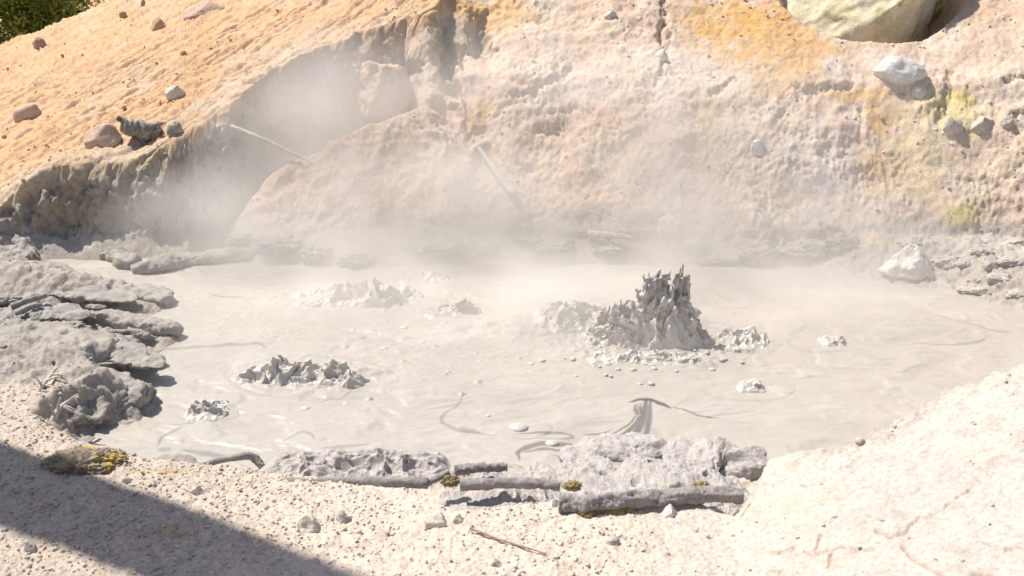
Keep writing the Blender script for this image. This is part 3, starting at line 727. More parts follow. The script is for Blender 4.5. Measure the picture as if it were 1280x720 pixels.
# the bar of mud across the left inlet and the slabs of the left shore
def poly_slab(name, label, cat, pts, width, height, mat='slab', z=0.02, seed=1, group=None, rough=.5, taper=True, undercut=.35, world=False, res=20, m=56, pits=0.0, flat=.8, rf=9.0, pf=13.0, holes=()):
    """a drying mud ridge along a path on the shore: wide section, uneven crest, undercut sides"""
    P = [np.array([*p, z]) if world else on_z(p[0], p[1], z) for p in pts]
    P = catmull(P, res); n = len(P); T = np.gradient(P, axis=0); T /= np.linalg.norm(T, axis=1)[:, None] + 1e-9
    V = []; NN = []
    th = np.linspace(0, 2 * PI, m, endpoint=False)
    for i in range(n):
        t = i / (n - 1); e = (max(.02, math.sin(PI * min(1, max(0, t)))) ** .35) if taper else 1
        side = np.array([T[i][1], -T[i][0], 0]); side /= np.linalg.norm(side) + 1e-9
        cx = np.sign(np.cos(th)) * np.abs(np.cos(th)) ** .7; sz = np.sign(np.sin(th)) * np.abs(np.sin(th)) ** flat
        ww = width * e * (1 + .35 * pn(t * 5 + seed, seed * .37, .5) + .22 * pn(t * 17 + seed, seed * .7, .5)); hh = height * e * (1 + .5 * pn(t * 6 + seed * 2.1, .3, seed * .11))
        cx = cx * (1 - undercut * np.clip(-sz + .1, 0, 1))
        V.append(P[i] + side * (cx * ww / 2)[:, None] + np.array([0, 0, 1]) * (sz * hh)[:, None])
        NN.append(side * (np.cos(th) / (ww / 2 + 1e-3))[:, None] + np.array([0, 0, 1]) * (np.sin(th) / (hh + 1e-3))[:, None])
    V = np.vstack(V)
    nn = np.array(NN).reshape(-1, 3); nn /= np.linalg.norm(nn, axis=1)[:, None] + 1e-9
    d = fbm((V[:, 0] + seed, V[:, 1], V[:, 2]), 3.2, 4, .55, seed) * .8 + fbm((V[:, 0] + seed, V[:, 1], V[:, 2] * 1.5), rf, 4, .6, seed + 3, 1) * .35 + fbm((V[:, 0], V[:, 1], V[:, 2]), 30, 2, .6) * .12
    if pits:
        d = d - pits * (sstep(.10, .34, fbm((V[:, 0], V[:, 1], V[:, 2]), pf, 3, .6, seed)) + .5 * sstep(.08, .3, fbm((V[:, 0], V[:, 1], V[:, 2]), pf * 2.6, 2, .6, seed)) - .25 * fbm((V[:, 0], V[:, 1], V[:, 2]), 22, 3, .6, seed + 9, 2))
    V = V + nn * (d * height * rough * 1.6)[:, None]
    for (hx, hy, hr_, hd) in holes:
        e = np.hypot(V[:, 0] - hx, (V[:, 1] - hy) * .8) / hr_ + .5 * fbm((V[:, 0], V[:, 1], V[:, 2]), 16, 2, .6, 3)
        V[:, 2] -= hd * sstep(1.0, .55, e) * (V[:, 2] > .02)
    F = []
    for i in range(n - 1):
        a = i * m + np.arange(m); b = i * m + (np.arange(m) + 1) % m
        F.append(np.stack([a, b, b + m, a + m], 1))
    F = np.vstack(F)
    me = mesh_arrays(name, V, F)
    bm = bmesh.new(); bm.from_mesh(me); bmesh.ops.holes_fill(bm, edges=[e for e in bm.edges if e.is_boundary]); bmesh.ops.recalc_face_normals(bm, faces=bm.faces); bm.to_mesh(me); bm.free()
    o = link(name, me, M[mat]); tag(o, label, cat, group); return o

poly_slab('mud_bar', 'low bar of pale mud closing off the shaded inlet', 'mud bar', [(165, 338), (200, 333), (240, 326), (300, 320), (350, 318), (400, 318)], .34, .10, seed=3, rough=.8)
poly_slab('mud_bar', 'short knob of mud poking out of the shaded inlet', 'mud bar', [(132, 318), (148, 322), (166, 334)], .22, .09, seed=5, rough=.9)
ml = 'slabs of drying mud on the left shore'
for pts, w, hgt, lab, sd_ in [([(10, 350), (50, 344), (88, 350)], .42, .15, 'knobbly grey mud slab at the far end of the left shore', 11),
                              ([(66, 378), (110, 370), (160, 376)], .44, .10, 'broad flat pale mud slab behind the fluted ridge', 12),
                              ([(150, 374), (180, 366), (208, 376)], .34, .10, 'low dark edged mud slab reaching out past the inlet', 13),
                              ([(84, 396), (130, 398), (180, 408), (226, 414)], .24, .15, 'long fluted mud ridge tapering out into the pool', 14),
                              ([(-10, 408), (40, 402), (92, 404)], .46, .17, 'rounded pale mud slab left of the fluted ridge', 15),
                              ([(-14, 436), (50, 430), (124, 432)], .40, .19, 'wide mud slab with a dark hollow in its front', 16),
                              ([(70, 444), (120, 436), (176, 434)], .26, .15, 'bright mud slab jutting toward the pool', 17),
                              ([(128, 454), (160, 450), (206, 450)], .20, .11, 'small pointed mud slab low over the pool', 18),
                              ([(-10, 372), (20, 366), (50, 372)], .36, .14, 'mud slab at the left edge beside the tangled roots', 19),
                              ([(-8, 330), (16, 322), (36, 330)], .36, .22, 'stacked mud lump under the left bank', 20),
                              ([(60, 528), (110, 512), (150, 498), (192, 486)], .46, .20, 'big smooth mud block beside the dry branches', 21),
                              ([(-10, 470), (30, 464), (70, 474)], .40, .14, 'pale mud slab behind the dry branches', 22),
                              ([(90, 480), (120, 474), (150, 474)], .28, .11, 'low mud slab behind the big smooth block', 23)]:
    poly_slab('mud_slab', lab, 'mud slab', pts, w, hgt * .55, z=.06, seed=sd_, group=ml, rough=.85, rf=6, undercut=.6, flat=.55, res=28, m=72)

for pts, w, lab, sd_ in [([(-14, 416), (60, 422), (130, 438)], .52, 'thin overhanging plate of mud with a dark hollow beneath it at the left edge', 51), ([(62, 428), (120, 432), (180, 446)], .34, 'thin overhanging plate of mud jutting over the pool', 52),
                          ([(126, 448), (165, 450), (204, 458)], .24, 'smallest overhanging mud plate at the tip of the left shore', 53), ([(24, 394), (64, 390), (106, 398)], .36, 'thin curled mud plate left of the fluted ridge', 54),
                          ([(56, 362), (110, 366), (168, 376)], .40, 'thin pale mud plate at the back of the left shore', 55), ([(30, 478), (90, 470), (160, 486)], .36, 'thin mud plate behind the dry branches', 56)]:
    poly_slab('mud_plate', lab, 'mud plate', pts, w, .04, z=.14, seed=sd_, group='overhanging mud plates on the left shore', rough=1.1, rf=6, undercut=.45, flat=.5, res=30, m=72)

sl_ = random.Random(77)
for i in range(44):
    px, py = sl_.uniform(-10, 185), sl_.uniform(326, 500)
    if px > 60 + 150 * max(0, 1 - abs(py - 425) / 90): continue
    c = on_z(px, py, sl_.uniform(.07, .15)); k = mpp(c); w = sl_.uniform(18, 58) * k
    me = lump_mesh('mud_flake', (w, w * sl_.uniform(.4, .7), w * sl_.uniform(.16, .34)), 900 + i, sub=5, power=2.6, amp=.28, fine=.10, freq=1.5, terrace=.45, undercut=.45, ridge=.14, rz=sl_.uniform(-.5, .5), tilt=sl_.uniform(-.15, .25), roll=sl_.uniform(-.25, .1))
    tag(link('mud_flake', me, M['slab'], loc=c), 'small folded flake of drying mud among the slabs of the left shore', 'mud flake', 'folded mud flakes on the left shore')

# ------------------------------------------------------------------ thrown and boiling mud
def petal(b, tip, w, yaw, cup, seed, th=.011):
    """one thrown sheet of mud from base b to tip"""
    ni, nj = 14, 9
    b, tip = np.array(b, float), np.array(tip, float)
    ax = np.array([math.cos(yaw), math.sin(yaw), 0]); nr = np.array([-math.sin(yaw), math.cos(yaw), 0])
    hgt = np.linalg.norm(tip - b); curl = .42 * float(pn(seed * 3.3, 1.7, .4))
    G = np.empty((ni, nj, 3)); 
    for i in range(ni):
        t = i / (ni - 1)
        cpt = b + (tip - b) * np.array([t ** 1.3, t ** 1.3, t]) + nr * (curl * hgt * t * t) - np.array([0, 0, abs(curl) * hgt * .35 * t ** 4])
        ww = w * (.95 + .3 * t - .45 * t ** 4) * (1 + .35 * pn(t * 2.0 + seed, seed, 0))
        for j in range(nj):
            s = (j / (nj - 1)) * 2 - 1
            rag = hgt * .24 * pn(s * 1.9 + seed * 1.3, t * 1.2, seed * .7) - hgt * .08 * s * s
            G[i, j] = cpt + ax * s * ww / 2 + nr * (cup * (s * s - .5) * ww * .7 + .34 * ww * pn(s * 1.5 + seed, t * 2.5, seed)) + np.array([0, 0, rag * t])
    n = np.cross(np.gradient(G, axis=0), np.gradient(G, axis=1)); n /= np.linalg.norm(n, axis=2)[..., None] + 1e-9
    tt = th * (1.3 - .7 * np.linspace(0, 1, ni))[:, None, None]
    A, B = (G + n * tt).reshape(-1, 3), (G - n * tt).reshape(-1, 3)
    f = grid_faces(ni, nj); k = ni * nj
    per = [i * nj for i in range(ni)][::-1] + list(range(1, nj)) + [(i + 1) * nj - 1 for i in range(1, ni)] + [k - 2 - i for i in range(nj - 2)]
    F = [f, (f + k)[:, ::-1]]
    side = [(per[i], per[(i + 1) % len(per)], per[(i + 1) % len(per)] + k, per[i] + k) for i in range(len(per))]
    F.append(np.array(side))
    return np.vstack([A, B]), np.vstack(F)

def quads(V, F): return V, np.column_stack([F, F[:, 2]]) if F.shape[1] == 3 else F
def ball(c, r, squash=1, seed=0):
    V, F = ico(2); 
    V = V * (1 + .25 * pn(V[:, 0] + seed, V[:, 1], V[:, 2] + seed))[:, None]
    V = V * np.array([r, r, r * squash]) + np.array(c)
    return V, F

def mud_body(name, label, cat, parts, voxel, group=None, disp=.012, mat='splash'):
    bm = bmesh.new()
    for V, F in parts:
        vs = [bm.verts.new(v) for v in V]
        for f in F:
            try: bm.faces.new([vs[i] for i in dict.fromkeys(int(q) for q in f)])
            except ValueError: pass
    bmesh.ops.recalc_face_normals(bm, faces=bm.faces)
    me = bpy.data.meshes.new(name + '_raw'); bm.to_mesh(me); bm.free()
    o = bpy.data.objects.new('tmp', me); COL.objects.link(o)
    r = o.modifiers.new('r', 'REMESH'); r.mode = 'VOXEL'; r.voxel_size = voxel; r.adaptivity = 0
    s = o.modifiers.new('s', 'SMOOTH'); s.factor = .5; s.iterations = 3
    dg = bpy.context.evaluated_depsgraph_get(); dg.update()
    ev = bpy.data.meshes.new_from_object(o.evaluated_get(dg))
    bpy.data.objects.remove(o); bpy.data.meshes.remove(me)
    n = len(ev.vertices); V = np.empty(n * 3, np.float32); ev.vertices.foreach_get('co', V); V = V.reshape(-1, 3)
    nn = np.empty(n * 3, np.float32); ev.vertices.foreach_get('normal', nn); nn = nn.reshape(-1, 3)
    d = disp * (fbm((V[:, 0], V[:, 1], V[:, 2]), 8, 3, .6) + .8 * fbm((V[:, 0], V[:, 1], V[:, 2] * .6), 9, 2, .6, 8, 1) + .6 * fbm((V[:, 0], V[:, 1], V[:, 2]), 26, 2, .6, 5, 1))
    V = V + nn * d[:, None]
    ev.vertices.foreach_set('co', V.ravel().astype(np.float32))
    ev.polygons.foreach_set('use_smooth', np.ones(len(ev.polygons), bool)); ev.update()
    ev.name = name; ev.materials.clear()
    ob = link(name, ev, M[mat]); tag(ob, label, cat, group); return ob

def pxp(px, py, foot_py, dy=0):
    """point above the mud: foot row gives the distance"""
    f = on_z(px, foot_py); q = at_y(px, py, f[1] + dy); return q

def splash(name, label, mains, ell, nrand, hr, nball, br, voxel, prof=None, seed=1, group=None, domes=(), disp=.012, th=.011, nfill=0):
    r = random.Random(seed); parts = []
    cx, cy, rx, ry = ell
    for (bx, by, tx, ty, w) in mains:
        b = pxp(bx, by, by); t = pxp(tx, ty, by, r.uniform(-.05, .08)); k = mpp(b)
        parts.append(petal(b - [0, 0, .03], t, w * k, r.uniform(-.9, .9), r.uniform(-1.1, 1.1), r.uniform(0, 50), th))
    for i in range(nrand):
        a, q = r.uniform(0, 2 * PI), math.sqrt(r.random())
        bx, by = cx + rx * q * math.cos(a), cy + ry * q * math.sin(a)
        b = on_z(bx, by); k = mpp(b)
        hh = r.uniform(*hr) * (prof(bx) if prof else 1 - .6 * q) * k
        t = b + np.array([r.gauss(0, .3) * hh + (bx - cx) / rx * hh * .4, r.gauss(0, .3) * hh, hh])
        parts.append(petal(b - [0, 0, .02], t, hh * r.uniform(.5, 1.1), r.uniform(-1.4, 1.4), r.uniform(-1.2, 1.2), r.uniform(0, 50), th * .8))
    for i in range(nball):
        a, q = r.uniform(0, 2 * PI), math.sqrt(r.random())
        bx, by = cx + rx * q * math.cos(a), cy + ry * q * math.sin(a)
        b = on_z(bx, by); R_ = r.uniform(*br) * (1.15 - .7 * q)
        hh = (prof(bx) if prof else 1 - q) * .35 * hr[1] * mpp(b) * r.random()
        V, F = ball(b + [0, 0, hh], R_, .8, r.uniform(0, 40)); parts.append((V, F))
    for i in range(nfill):
        # the thrown mass behind the sheets, under the same outline
        bx = cx + rx * r.uniform(-.85, .75); b = on_z(bx, cy + ry * r.uniform(-.5, .5)); top = (92 * prof(bx) ** 1.2 * .66 if prof else hr[1] * .8) * mpp(b)
        hh = top * r.random() ** .8; R_ = r.uniform(.034, .066) * (1 if prof else .8)
        V, F = ball((0, 0, 0), R_, r.uniform(.8, 1.9) if prof else r.uniform(.35, .7), r.uniform(0, 40))
        V = rotz(roty(V, r.uniform(-.8, .8)), r.uniform(0, 3)); parts.append((V + b + [0, 0, hh * (1 if prof else .45)], F))
    for (px, py, rp, sq) in domes:
        b = on_z(px, py); V, F = ball(b, rp * mpp(b), sq, r.uniform(0, 40)); parts.append((V, F))
    return mud_body(name, label, 'mud splash', parts, voxel, group, disp)

def drops(parent_list): pass
def fold_patch(name, label, outline, foot, dep, seed, add=.03, mul=.55, fq=6.5, lean=.05, step=.0042, mains=(), group=None, cat='mud splash', mat='splash', z0=0.0, patchy=False, wrinkle=.005, sgn=-1.0):
    """churned mud: a mound whose surface is thrown into thin leaning folds, dying out into the pool"""
    xs_ = [p[0] for p in outline]; f0 = on_z(sum(xs_) / len(xs_), foot); k = mpp(f0)
    ux = np.array([on_z(p, foot)[0] for p in xs_]); uh = np.array([p[1] * k * .70 for p in outline])
    x = np.arange(ux[0] - .06, ux[-1] + .06, step); df, db = dep[0] * 1.35, dep[1] * 1.35
    y = np.arange(f0[1] - df * 1.1, f0[1] + db * 1.1, step)
    Xg, Yg = np.meshgrid(x, y); Zr = np.zeros_like(Xg) + seed * 1.37
    w1 = fbm((Xg, Yg, Zr), 4.0, 3, .5, 2); w2 = fbm((Xg, Yg, Zr), 4.0, 3, .5, 31)
    Xw, Yw = Xg + .05 * w1, Yg + .05 * w2
    H0 = np.interp(Xg + .03 * w2, ux, uh)
    v = (Yg - f0[1]) / np.where(Yg < f0[1], df, db); v = np.clip(np.abs(v + .25 * w1), 0, 1)
    g = (1 - v) ** 1.5 * (1 + .9 * v)
    uu = np.clip((Xg - ux[0]) / (ux[-1] - ux[0]), 0, 1); env = sstep(0, .22, uu) * sstep(1, .78, uu) * sstep(1.0, .1, v)
    if patchy: env = env * sstep(-.22, .12, fbm((Xg, Yg, Zr), 3.4, 2, .5, 61)); g = g * (.25 + .75 * sstep(-.25, .15, fbm((Xg, Yg, Zr), 3.4, 2, .5, 61)))
    def crest(fr, off, p): return np.clip(1 - 2.3 * np.abs(pn(Xw * fr + off, Yw * fr * 1.15 + off * .3, Zr + off)), 0, 1) ** p
    c1 = crest(fq, 1.0, 1.6); c2 = crest(fq * 1.9, 9.0, 1.5); c3 = crest(fq * 3.7, 21.0, 1.2)
    fold = np.tanh(1.3 * (.62 * c1 + .42 * c2 + .10 * c3)) * 1.05
    Z_ = H0 * g * (1 - mul + mul * 1.35 * fold) + env * add * (1.1 * c1 + .9 * c2 + .4 * c3) - .03 * (1 - sstep(0, .3, env)) - .004
    Z_ = smin(Z_, 1.22 * H0 + .07 * env, .03)
    q = Z_ * 4
    lx = fbm((Xw * 5.5, Yw * 5.5, q + seed), 1, 3, .5, 3); ly = fbm((Xw * 5.5, Yw * 5.5, q + seed), 1, 3, .5, 47)
    am = lean * np.clip(Z_ / (.06 + .25 * uh.max()), 0, 1.2)
    V = np.stack([(Xg + lx * am * 1.6).ravel(), (Yg + ly * am * 1.2 - .3 * am * c1).ravel(), (Z_ + .018 * env * fbm((Xw * 14, Yw * 14, q * 2), 1, 2, .5, 5)).ravel()], 1)
    G = V.reshape(Xg.shape + (3,)); N3 = np.cross(np.gradient(G, axis=1), np.gradient(G, axis=0)); N3 /= np.linalg.norm(N3, axis=2)[..., None] + 1e-9
    for _ in range(6):
        N3[1:-1] = .25 * N3[:-2] + .5 * N3[1:-1] + .25 * N3[2:]; N3[:, 1:-1] = .25 * N3[:, :-2] + .5 * N3[:, 1:-1] + .25 * N3[:, 2:]
    wv = .035 * np.stack([pn(V[:, 0] * 9, V[:, 1] * 9, V[:, 2] * 9 + k) for k in (3.3, 17.1, 31.7)], 1)
    Q = V + wv; r3 = np.clip(1 - 2.4 * np.abs(pn(Q[:, 0] * 8.5, Q[:, 1] * 8.5, Q[:, 2] * 7 + seed)), 0, 1) ** 1.5 + .55 * np.clip(1 - 2.4 * np.abs(pn(Q[:, 0] * 16, Q[:, 1] * 16, Q[:, 2] * 14 + seed)), 0, 1) ** 1.4
    V = V + N3.reshape(-1, 3) * (sgn * wrinkle * env.ravel() * (r3 - .35))[:, None]
    parts = [(V, grid_faces(*Xg.shape))]
    r = random.Random(seed)
    for (bx, by, tx, ty, w) in mains:
        bb = pxp(bx, by, by); t = pxp(tx, ty, by, r.uniform(-.04, .06)); kk = mpp(bb)
        parts.append(petal(bb - [0, 0, .03], t, w * kk, r.uniform(-.7, .7), r.uniform(-.9, .9), r.uniform(0, 50), .010))
    V, F = join(parts)
    V[:, 2] += z0; o = link(name, mesh_arrays(name, V, F), M[mat]); tag(o, label, cat, group); return o

fold_patch('mud_fountain', 'tall ragged fountain of thrown mud right of the middle of the pool',
           [(716, 0), (736, 10), (750, 30), (762, 50), (772, 66), (784, 54), (796, 60), (804, 98), (814, 104), (824, 92), (836, 112), (848, 112), (856, 90), (864, 44), (874, 18), (886, 10), (902, 0)], 424, (.21, .20), 21, .05, .55, 8.0, .06, .0032, wrinkle=.075)
bl = 'low boils breaking the mud surface'
fold_patch('mud_boil', 'glossy folded boil near the left front of the pool', [(284, 0), (300, 14), (325, 20), (340, 36), (352, 38), (364, 20), (390, 24), (412, 26), (432, 30), (446, 36), (456, 26), (470, 0)], 472, (.20, .22), 11, .03, .6, 6.5, .06, group=bl, patchy=True)
fold_patch('mud_boil', 'long low crest of boiling mud on the far left of the pool', [(355, 0), (374, 14), (400, 12), (424, 22), (448, 28), (474, 34), (492, 26), (512, 16), (528, 8), (540, 0)], 375, (.22, .24), 13, .034, .62, 6.0, .05, .005, group=bl, patchy=True)
fold_patch('mud_boil', 'small steamy boil closest to the far shore', [(494, 0), (510, 12), (528, 20), (544, 16), (566, 0)], 351, (.15, .15), 15, .024, .6, 6, .05, .006, group=bl, patchy=True)
fold_patch('mud_boil', 'small dark edged boil in the middle of the pool', [(530, 0), (546, 8), (562, 20), (578, 22), (590, 16), (606, 0)], 391, (.16, .2), 17, .03, .6, 7, .05, group=bl, patchy=True)
fold_patch('mud_boil', 'spatter of mud folds just right of the tall fountain', [(884, 0), (902, 8), (925, 10), (940, 16), (952, 10), (972, 0)], 428, (.18, .22), 19, .03, .5, 7, .04, group=bl, patchy=True)
fold_patch('mud_boil', 'ragged low boil left of the tall fountain', [(660, 0), (684, 14), (702, 26), (722, 26), (740, 22), (765, 0)], 402, (.28, .26), 23, .035, .6, 6, .06, group=bl, patchy=True)
fold_patch('mud_boil', 'low rounded boil by the near left edge of the pool', [(228, 0), (242, 8), (258, 13), (274, 10), (292, 0)], 514, (.14, .16), 25, .022, .5, 7, .035, group=bl)
fold_patch('mud_boil', 'small boil in the open mud right of the dark swirl', [(916, 0), (930, 6), (942, 8), (958, 0)], 484, (.10, .12), 27, .018, .5, 8, .03, group=bl, patchy=True)
fold_patch('mud_boil', 'lone soft nub of mud on the smooth right side', [(1022, 0), (1036, 8), (1046, 8), (1060, 0)], 428, (.12, .12), 29, .02, .5, 7, .03, group=bl, patchy=True)
fold_patch('mud_boil', 'broad patch of churned mud in front of the tall fountain', [(720, 0), (760, 5), (800, 6), (840, 6), (870, 4), (900, 0)], 450, (.16, .2), 31, .022, .5, 8, .03, group=bl, patchy=True)
# clots thrown clear of the fountain
ck = 'clots of mud thrown round the fountain'
for i in range(60):
    px, py = 812 + R.gauss(0, 60), 440 + R.gauss(0, 14)
    if py < 424 or px < 660 or px > 975: continue
    c = on_z(px, py, .006); r_ = R.uniform(.008, .026)
    me = lump_mesh('mud_clot', (r_ * 2.6, r_ * 2, r_ * 1.5), 700 + i, sub=2, amp=.25, fine=.1, rz=R.uniform(0, 3))
    tag(link('mud_clot', me, M['splash'], loc=c), 'small clot of mud lying on the surface beside the tall fountain', 'mud clot', ck)
bb_ = 'mud bubbles swelling on the surface'
for px, py, r_ in [(648, 536, 13), (690, 555, 9), (432, 505, 5), (382, 511, 7), (420, 534, 3), (452, 530, 4), (464, 527, 3), (610, 520, 4), (664, 455, 5), (800, 480, 4), (505, 410, 6), (600, 452, 4), (540, 428, 5), (480, 436, 6), (720, 470, 3), (560, 465, 4), (890, 462, 5), (760, 455, 6)]:
    c = on_z(px, py, 0); k = mpp(c)
    me = lump_mesh('mud_bubble', (r_ * 2 * k, r_ * 1.8 * k, r_ * 1.0 * k), 800 + px, sub=3, amp=.03, fine=.0)
    tag(link('mud_bubble', me, M['splash'], loc=c), 'smooth half round bubble on the mud surface', 'mud bubble', bb_)
print('splash', time.time() - T0)

# ------------------------------------------------------------------ crusts, logs and roots on the near edge
tag(poly_slab('mud_crust', None, None, [(-.42, 5.02), (-.1, 5.0), (.25, 5.04), (.6, 5.10), (.95, 5.10), (1.2, 5.06), (1.4, 5.0)], .86, .12, 'crust', .05, 41, rough=.44, undercut=.05, world=True, res=90, m=190, pits=.12, rf=4.5, pf=9, holes=[(.97, 4.98, .05, .12), (.45, 5.0, .03, .07), (.22, 4.98, .03, .07), (.72, 5.12, .028, .06), (.55, 5.25, .03, .06), (.05, 4.92, .04, .08), (1.15, 5.2, .025, .05), (.84, 5.32, .025, .06)]), 'long porous grey mud crust above the half buried log', 'mud crust')
poly_slab('mud_crust', 'wet shining mound of mud behind the porous crust', 'mud crust', [(700, 574), (750, 566), (800, 560), (826, 574)], .36, .08, 'crust', .03, 42, rf=5, rough=.5, res=40, m=100, pits=.1)
poly_slab('mud_crust', 'rounded wet mud mound at the right end of the crust', 'mud crust', [(836, 588), (870, 578), (915, 582), (936, 600)], .44, .11, 'crust', .04, 43, rf=5, rough=.5, res=40, m=100, pits=.12)
fold_patch('mud_crust', 'thin lumpy skin of wet mud behind the long pale root', [(318, 0), (340, 10), (372, 18), (400, 13), (440, 15), (474, 20), (500, 15), (520, 12), (545, 16), (572, 0)], 590, (.22, .26), 61, .022, .5, 6.0, .03, cat='mud crust', mat='crust', z0=.01)
poly_slab('mud_crust', 'dull strip of crust along the left near shore', 'mud crust', [(180, 584), (215, 582), (250, 588)], .2, .05, 'slab', .06, 45)

def stick(name, label, cat, pts, r0, r1, mat, group=None, lift=0.0, seg=14, rough=.14, n=22, pts3=None, seed=1):
    P = pts3 if pts3 is not None else [hit(p[0], p[1]) + np.array([0, 0, lift]) for p in pts]
    V, F = tube(catmull(P, n), r0, r1, seg, rough, seed)
    o = link(name, mesh_arrays(name, V, F), M[mat]); tag(o, label, cat, group); return o

def zpts(L): return [on_z(px, py, z) for px, py, z in L]
stick('log', 'thick mud coated log half buried below the porous crust', 'log', None, .052, .040, 'wood', pts3=zpts([(700, 628, .285), (740, 630, .292), (785, 625, .30), (830, 623, .292), (880, 618, .305), (928, 620, .30)]), seg=32, rough=.22, seed=4, n=40)
stick('log', 'thin grey log lying in the left half of the porous crust', 'log', None, .035, .028, 'wood', pts3=zpts([(575, 606, .25), (620, 604, .25), (668, 604, .25), (700, 608, .24)]), seg=18, rough=.16, seed=6)
stick('log', 'rough dark log end along the top of the porous crust', 'log', None, .03, .022, 'wood', pts3=zpts([(568, 588, .22), (600, 585, .23), (634, 584, .22)]), seg=14, rough=.3, seed=7)
stick('root', 'short pale root poking from the left end of the crust', 'root', None, .022, .02, 'wood', pts3=zpts([(530, 606, .22), (545, 598, .24), (562, 590, .27)]), seg=12, seed=8)
stick('root', 'dark crooked root arching over the mud at the near left edge', 'root', None, .018, .024, 'wood', pts3=zpts([(218, 590, .14), (245, 584, .17), (272, 576, .20), (300, 571, .22), (316, 571, .20), (328, 584, .14)]), seg=12, seed=9, rough=.2)
stick('root', 'long pale root lying along the gravel edge', 'root', None, .022, .03, 'wood', pts3=zpts([(270, 598, .22), (330, 602, .24), (400, 602, .25), (470, 602, .25), (535, 604, .24)]), seg=14, seed=10, rough=.16)
stick('twig', 'thin brown twig lying on the pale foreground gravel', 'twig', [(588, 661), (620, 672), (650, 683), (684, 692)], .007, .004, 'twig', lift=.012, seg=8)
stick('twig', 'tiny twig sticking up from the mud skin', 'twig', None, .006, .003, 'wood', pts3=zpts([(586, 594, .12), (587, 590, .15), (590, 584, .18)]), seg=6)
stick('root', 'long white bleached root leaning out of the left bank', 'root', None, .026, .011, 'drift', pts3=[hit(290, 158), hit(290, 158) * .75 + hit(390, 202) * .25 + [0, -.05, .03], hit(290, 158) * .4 + hit(390, 202) * .6 + [0, -.03, .03], hit(390, 202)], seed=2)
stick('twig', 'short white twig low on the left bank', 'twig', None, .014, .010, 'drift', pts3=[hit(302, 228), hit(302, 228) + [.07, -.12, -.02], hit(302, 228) + [.16, -.2, -.05]])
stick('pole', 'pale stick leaning against the steamy bank', 'stick', None, .045, .022, 'drift', pts3=[hit(640, 246) + [0, -.05, .02], hit(620, 218) + [0, -.06, .03], hit(602, 190) + [0, -.04, .04]])
st = hit(850, 262)
stick('stake', 'upright white stake on the far shore in front of the bank', 'stake', None, .020, .015, 'drift', pts3=[st + [0, -.08, -.05], st + [0, -.08, .13], at_y(851, 228, st[1] - .08)], rough=.05)
d0 = hit(732, 294) + [0, -.05, .05]; d1 = hit(796, 299) + [0, -.06, .05]
stick('driftwood', 'white driftwood log lying on the far shore', 'log', None, .042, .022, 'drift', pts3=[d0, (d0 + d1) / 2 + [0, 0, .01], d1], rough=.14)
stick('twig', 'thin bent twig crossing the white driftwood log', 'twig', None, .012, .006, 'drift', pts3=[hit(790, 296) + [0, -.1, .05], hit(775, 285) + [0, -.12, .1], hit(752, 276) + [0, -.1, .1], hit(732, 268) + [0, -.05, .04]])
stick('twig', 'forked twig at the right end of the driftwood log', 'twig', None, .014, .007, 'drift', pts3=[hit(806, 312) + [0, -.05, .02], hit(798, 298) + [0, -.08, .08], hit(790, 285) + [0, -.08, .06]])
rt = 'tangled roots on the left shore'
stick('root', 'pale root lying across the mud slabs at the left edge', 'root', None, .03, .022, 'wood', pts3=zpts([(14, 384, .22), (34, 376, .25), (58, 369, .26)]), group=rt)
stick('root', 'thin dark root under the pale one at the left edge', 'root', None, .02, .016, 'wood', pts3=zpts([(20, 392, .19), (36, 384, .22), (52, 380, .22)]), group=rt)

# two dry branches with side twigs
def branch(label, stem, sides, r0):
    P = catmull(stem, 8)
    parts = [tube(P, r0 * 1.5, r0 * .7, 8, .12)]
    for (f, tipv, r) in sides:
        b = P[int(f * (len(P) - 1))]; tip = b + np.array(tipv); mid = (b + tip) / 2 + np.array([0, 0, .006])
        parts.append(tube(catmull([b, mid, tip], 5), r * 1.15, r * .5, 7, .1))
    V, F = join(parts); o = link('dry_branch', mesh_arrays('dry_branch', V, F), M['drift']); tag(o, label, 'branch', 'dry branches on the left shore'); return o
k = mpp(on_z(70, 490, .3))
def off(dx, dy): return (dx * k, 0, -dy * k)
s1 = [at_y(43, 509, 6.02), at_y(48, 490, 6.05), at_y(58, 476, 6.15), at_y(70, 460, 6.3)]
branch('taller dry branch with bare side twigs in front of the mud slabs', s1, [(.2, off(10, 12), .010), (.4, off(22, 6), .010), (.55, off(26, 10), .009), (.7, off(20, -6), .009), (.85, off(18, 2), .008), (.5, off(-6, -12), .007), (.95, off(10, -6), .007)], .013)
s2 = [at_y(64, 529, 5.8), at_y(72, 514, 5.86), at_y(82, 504, 5.95), at_y(98, 496, 6.05)]
branch('lower dry branch with short curled twigs beside the mud block', s2, [(.2, off(-2, -16), .010), (.35, off(6, -18), .010), (.55, off(16, 6), .011), (.75, off(14, -10), .009), (.5, off(24, 14), .011), (.9, off(6, 6), .009)], .014)

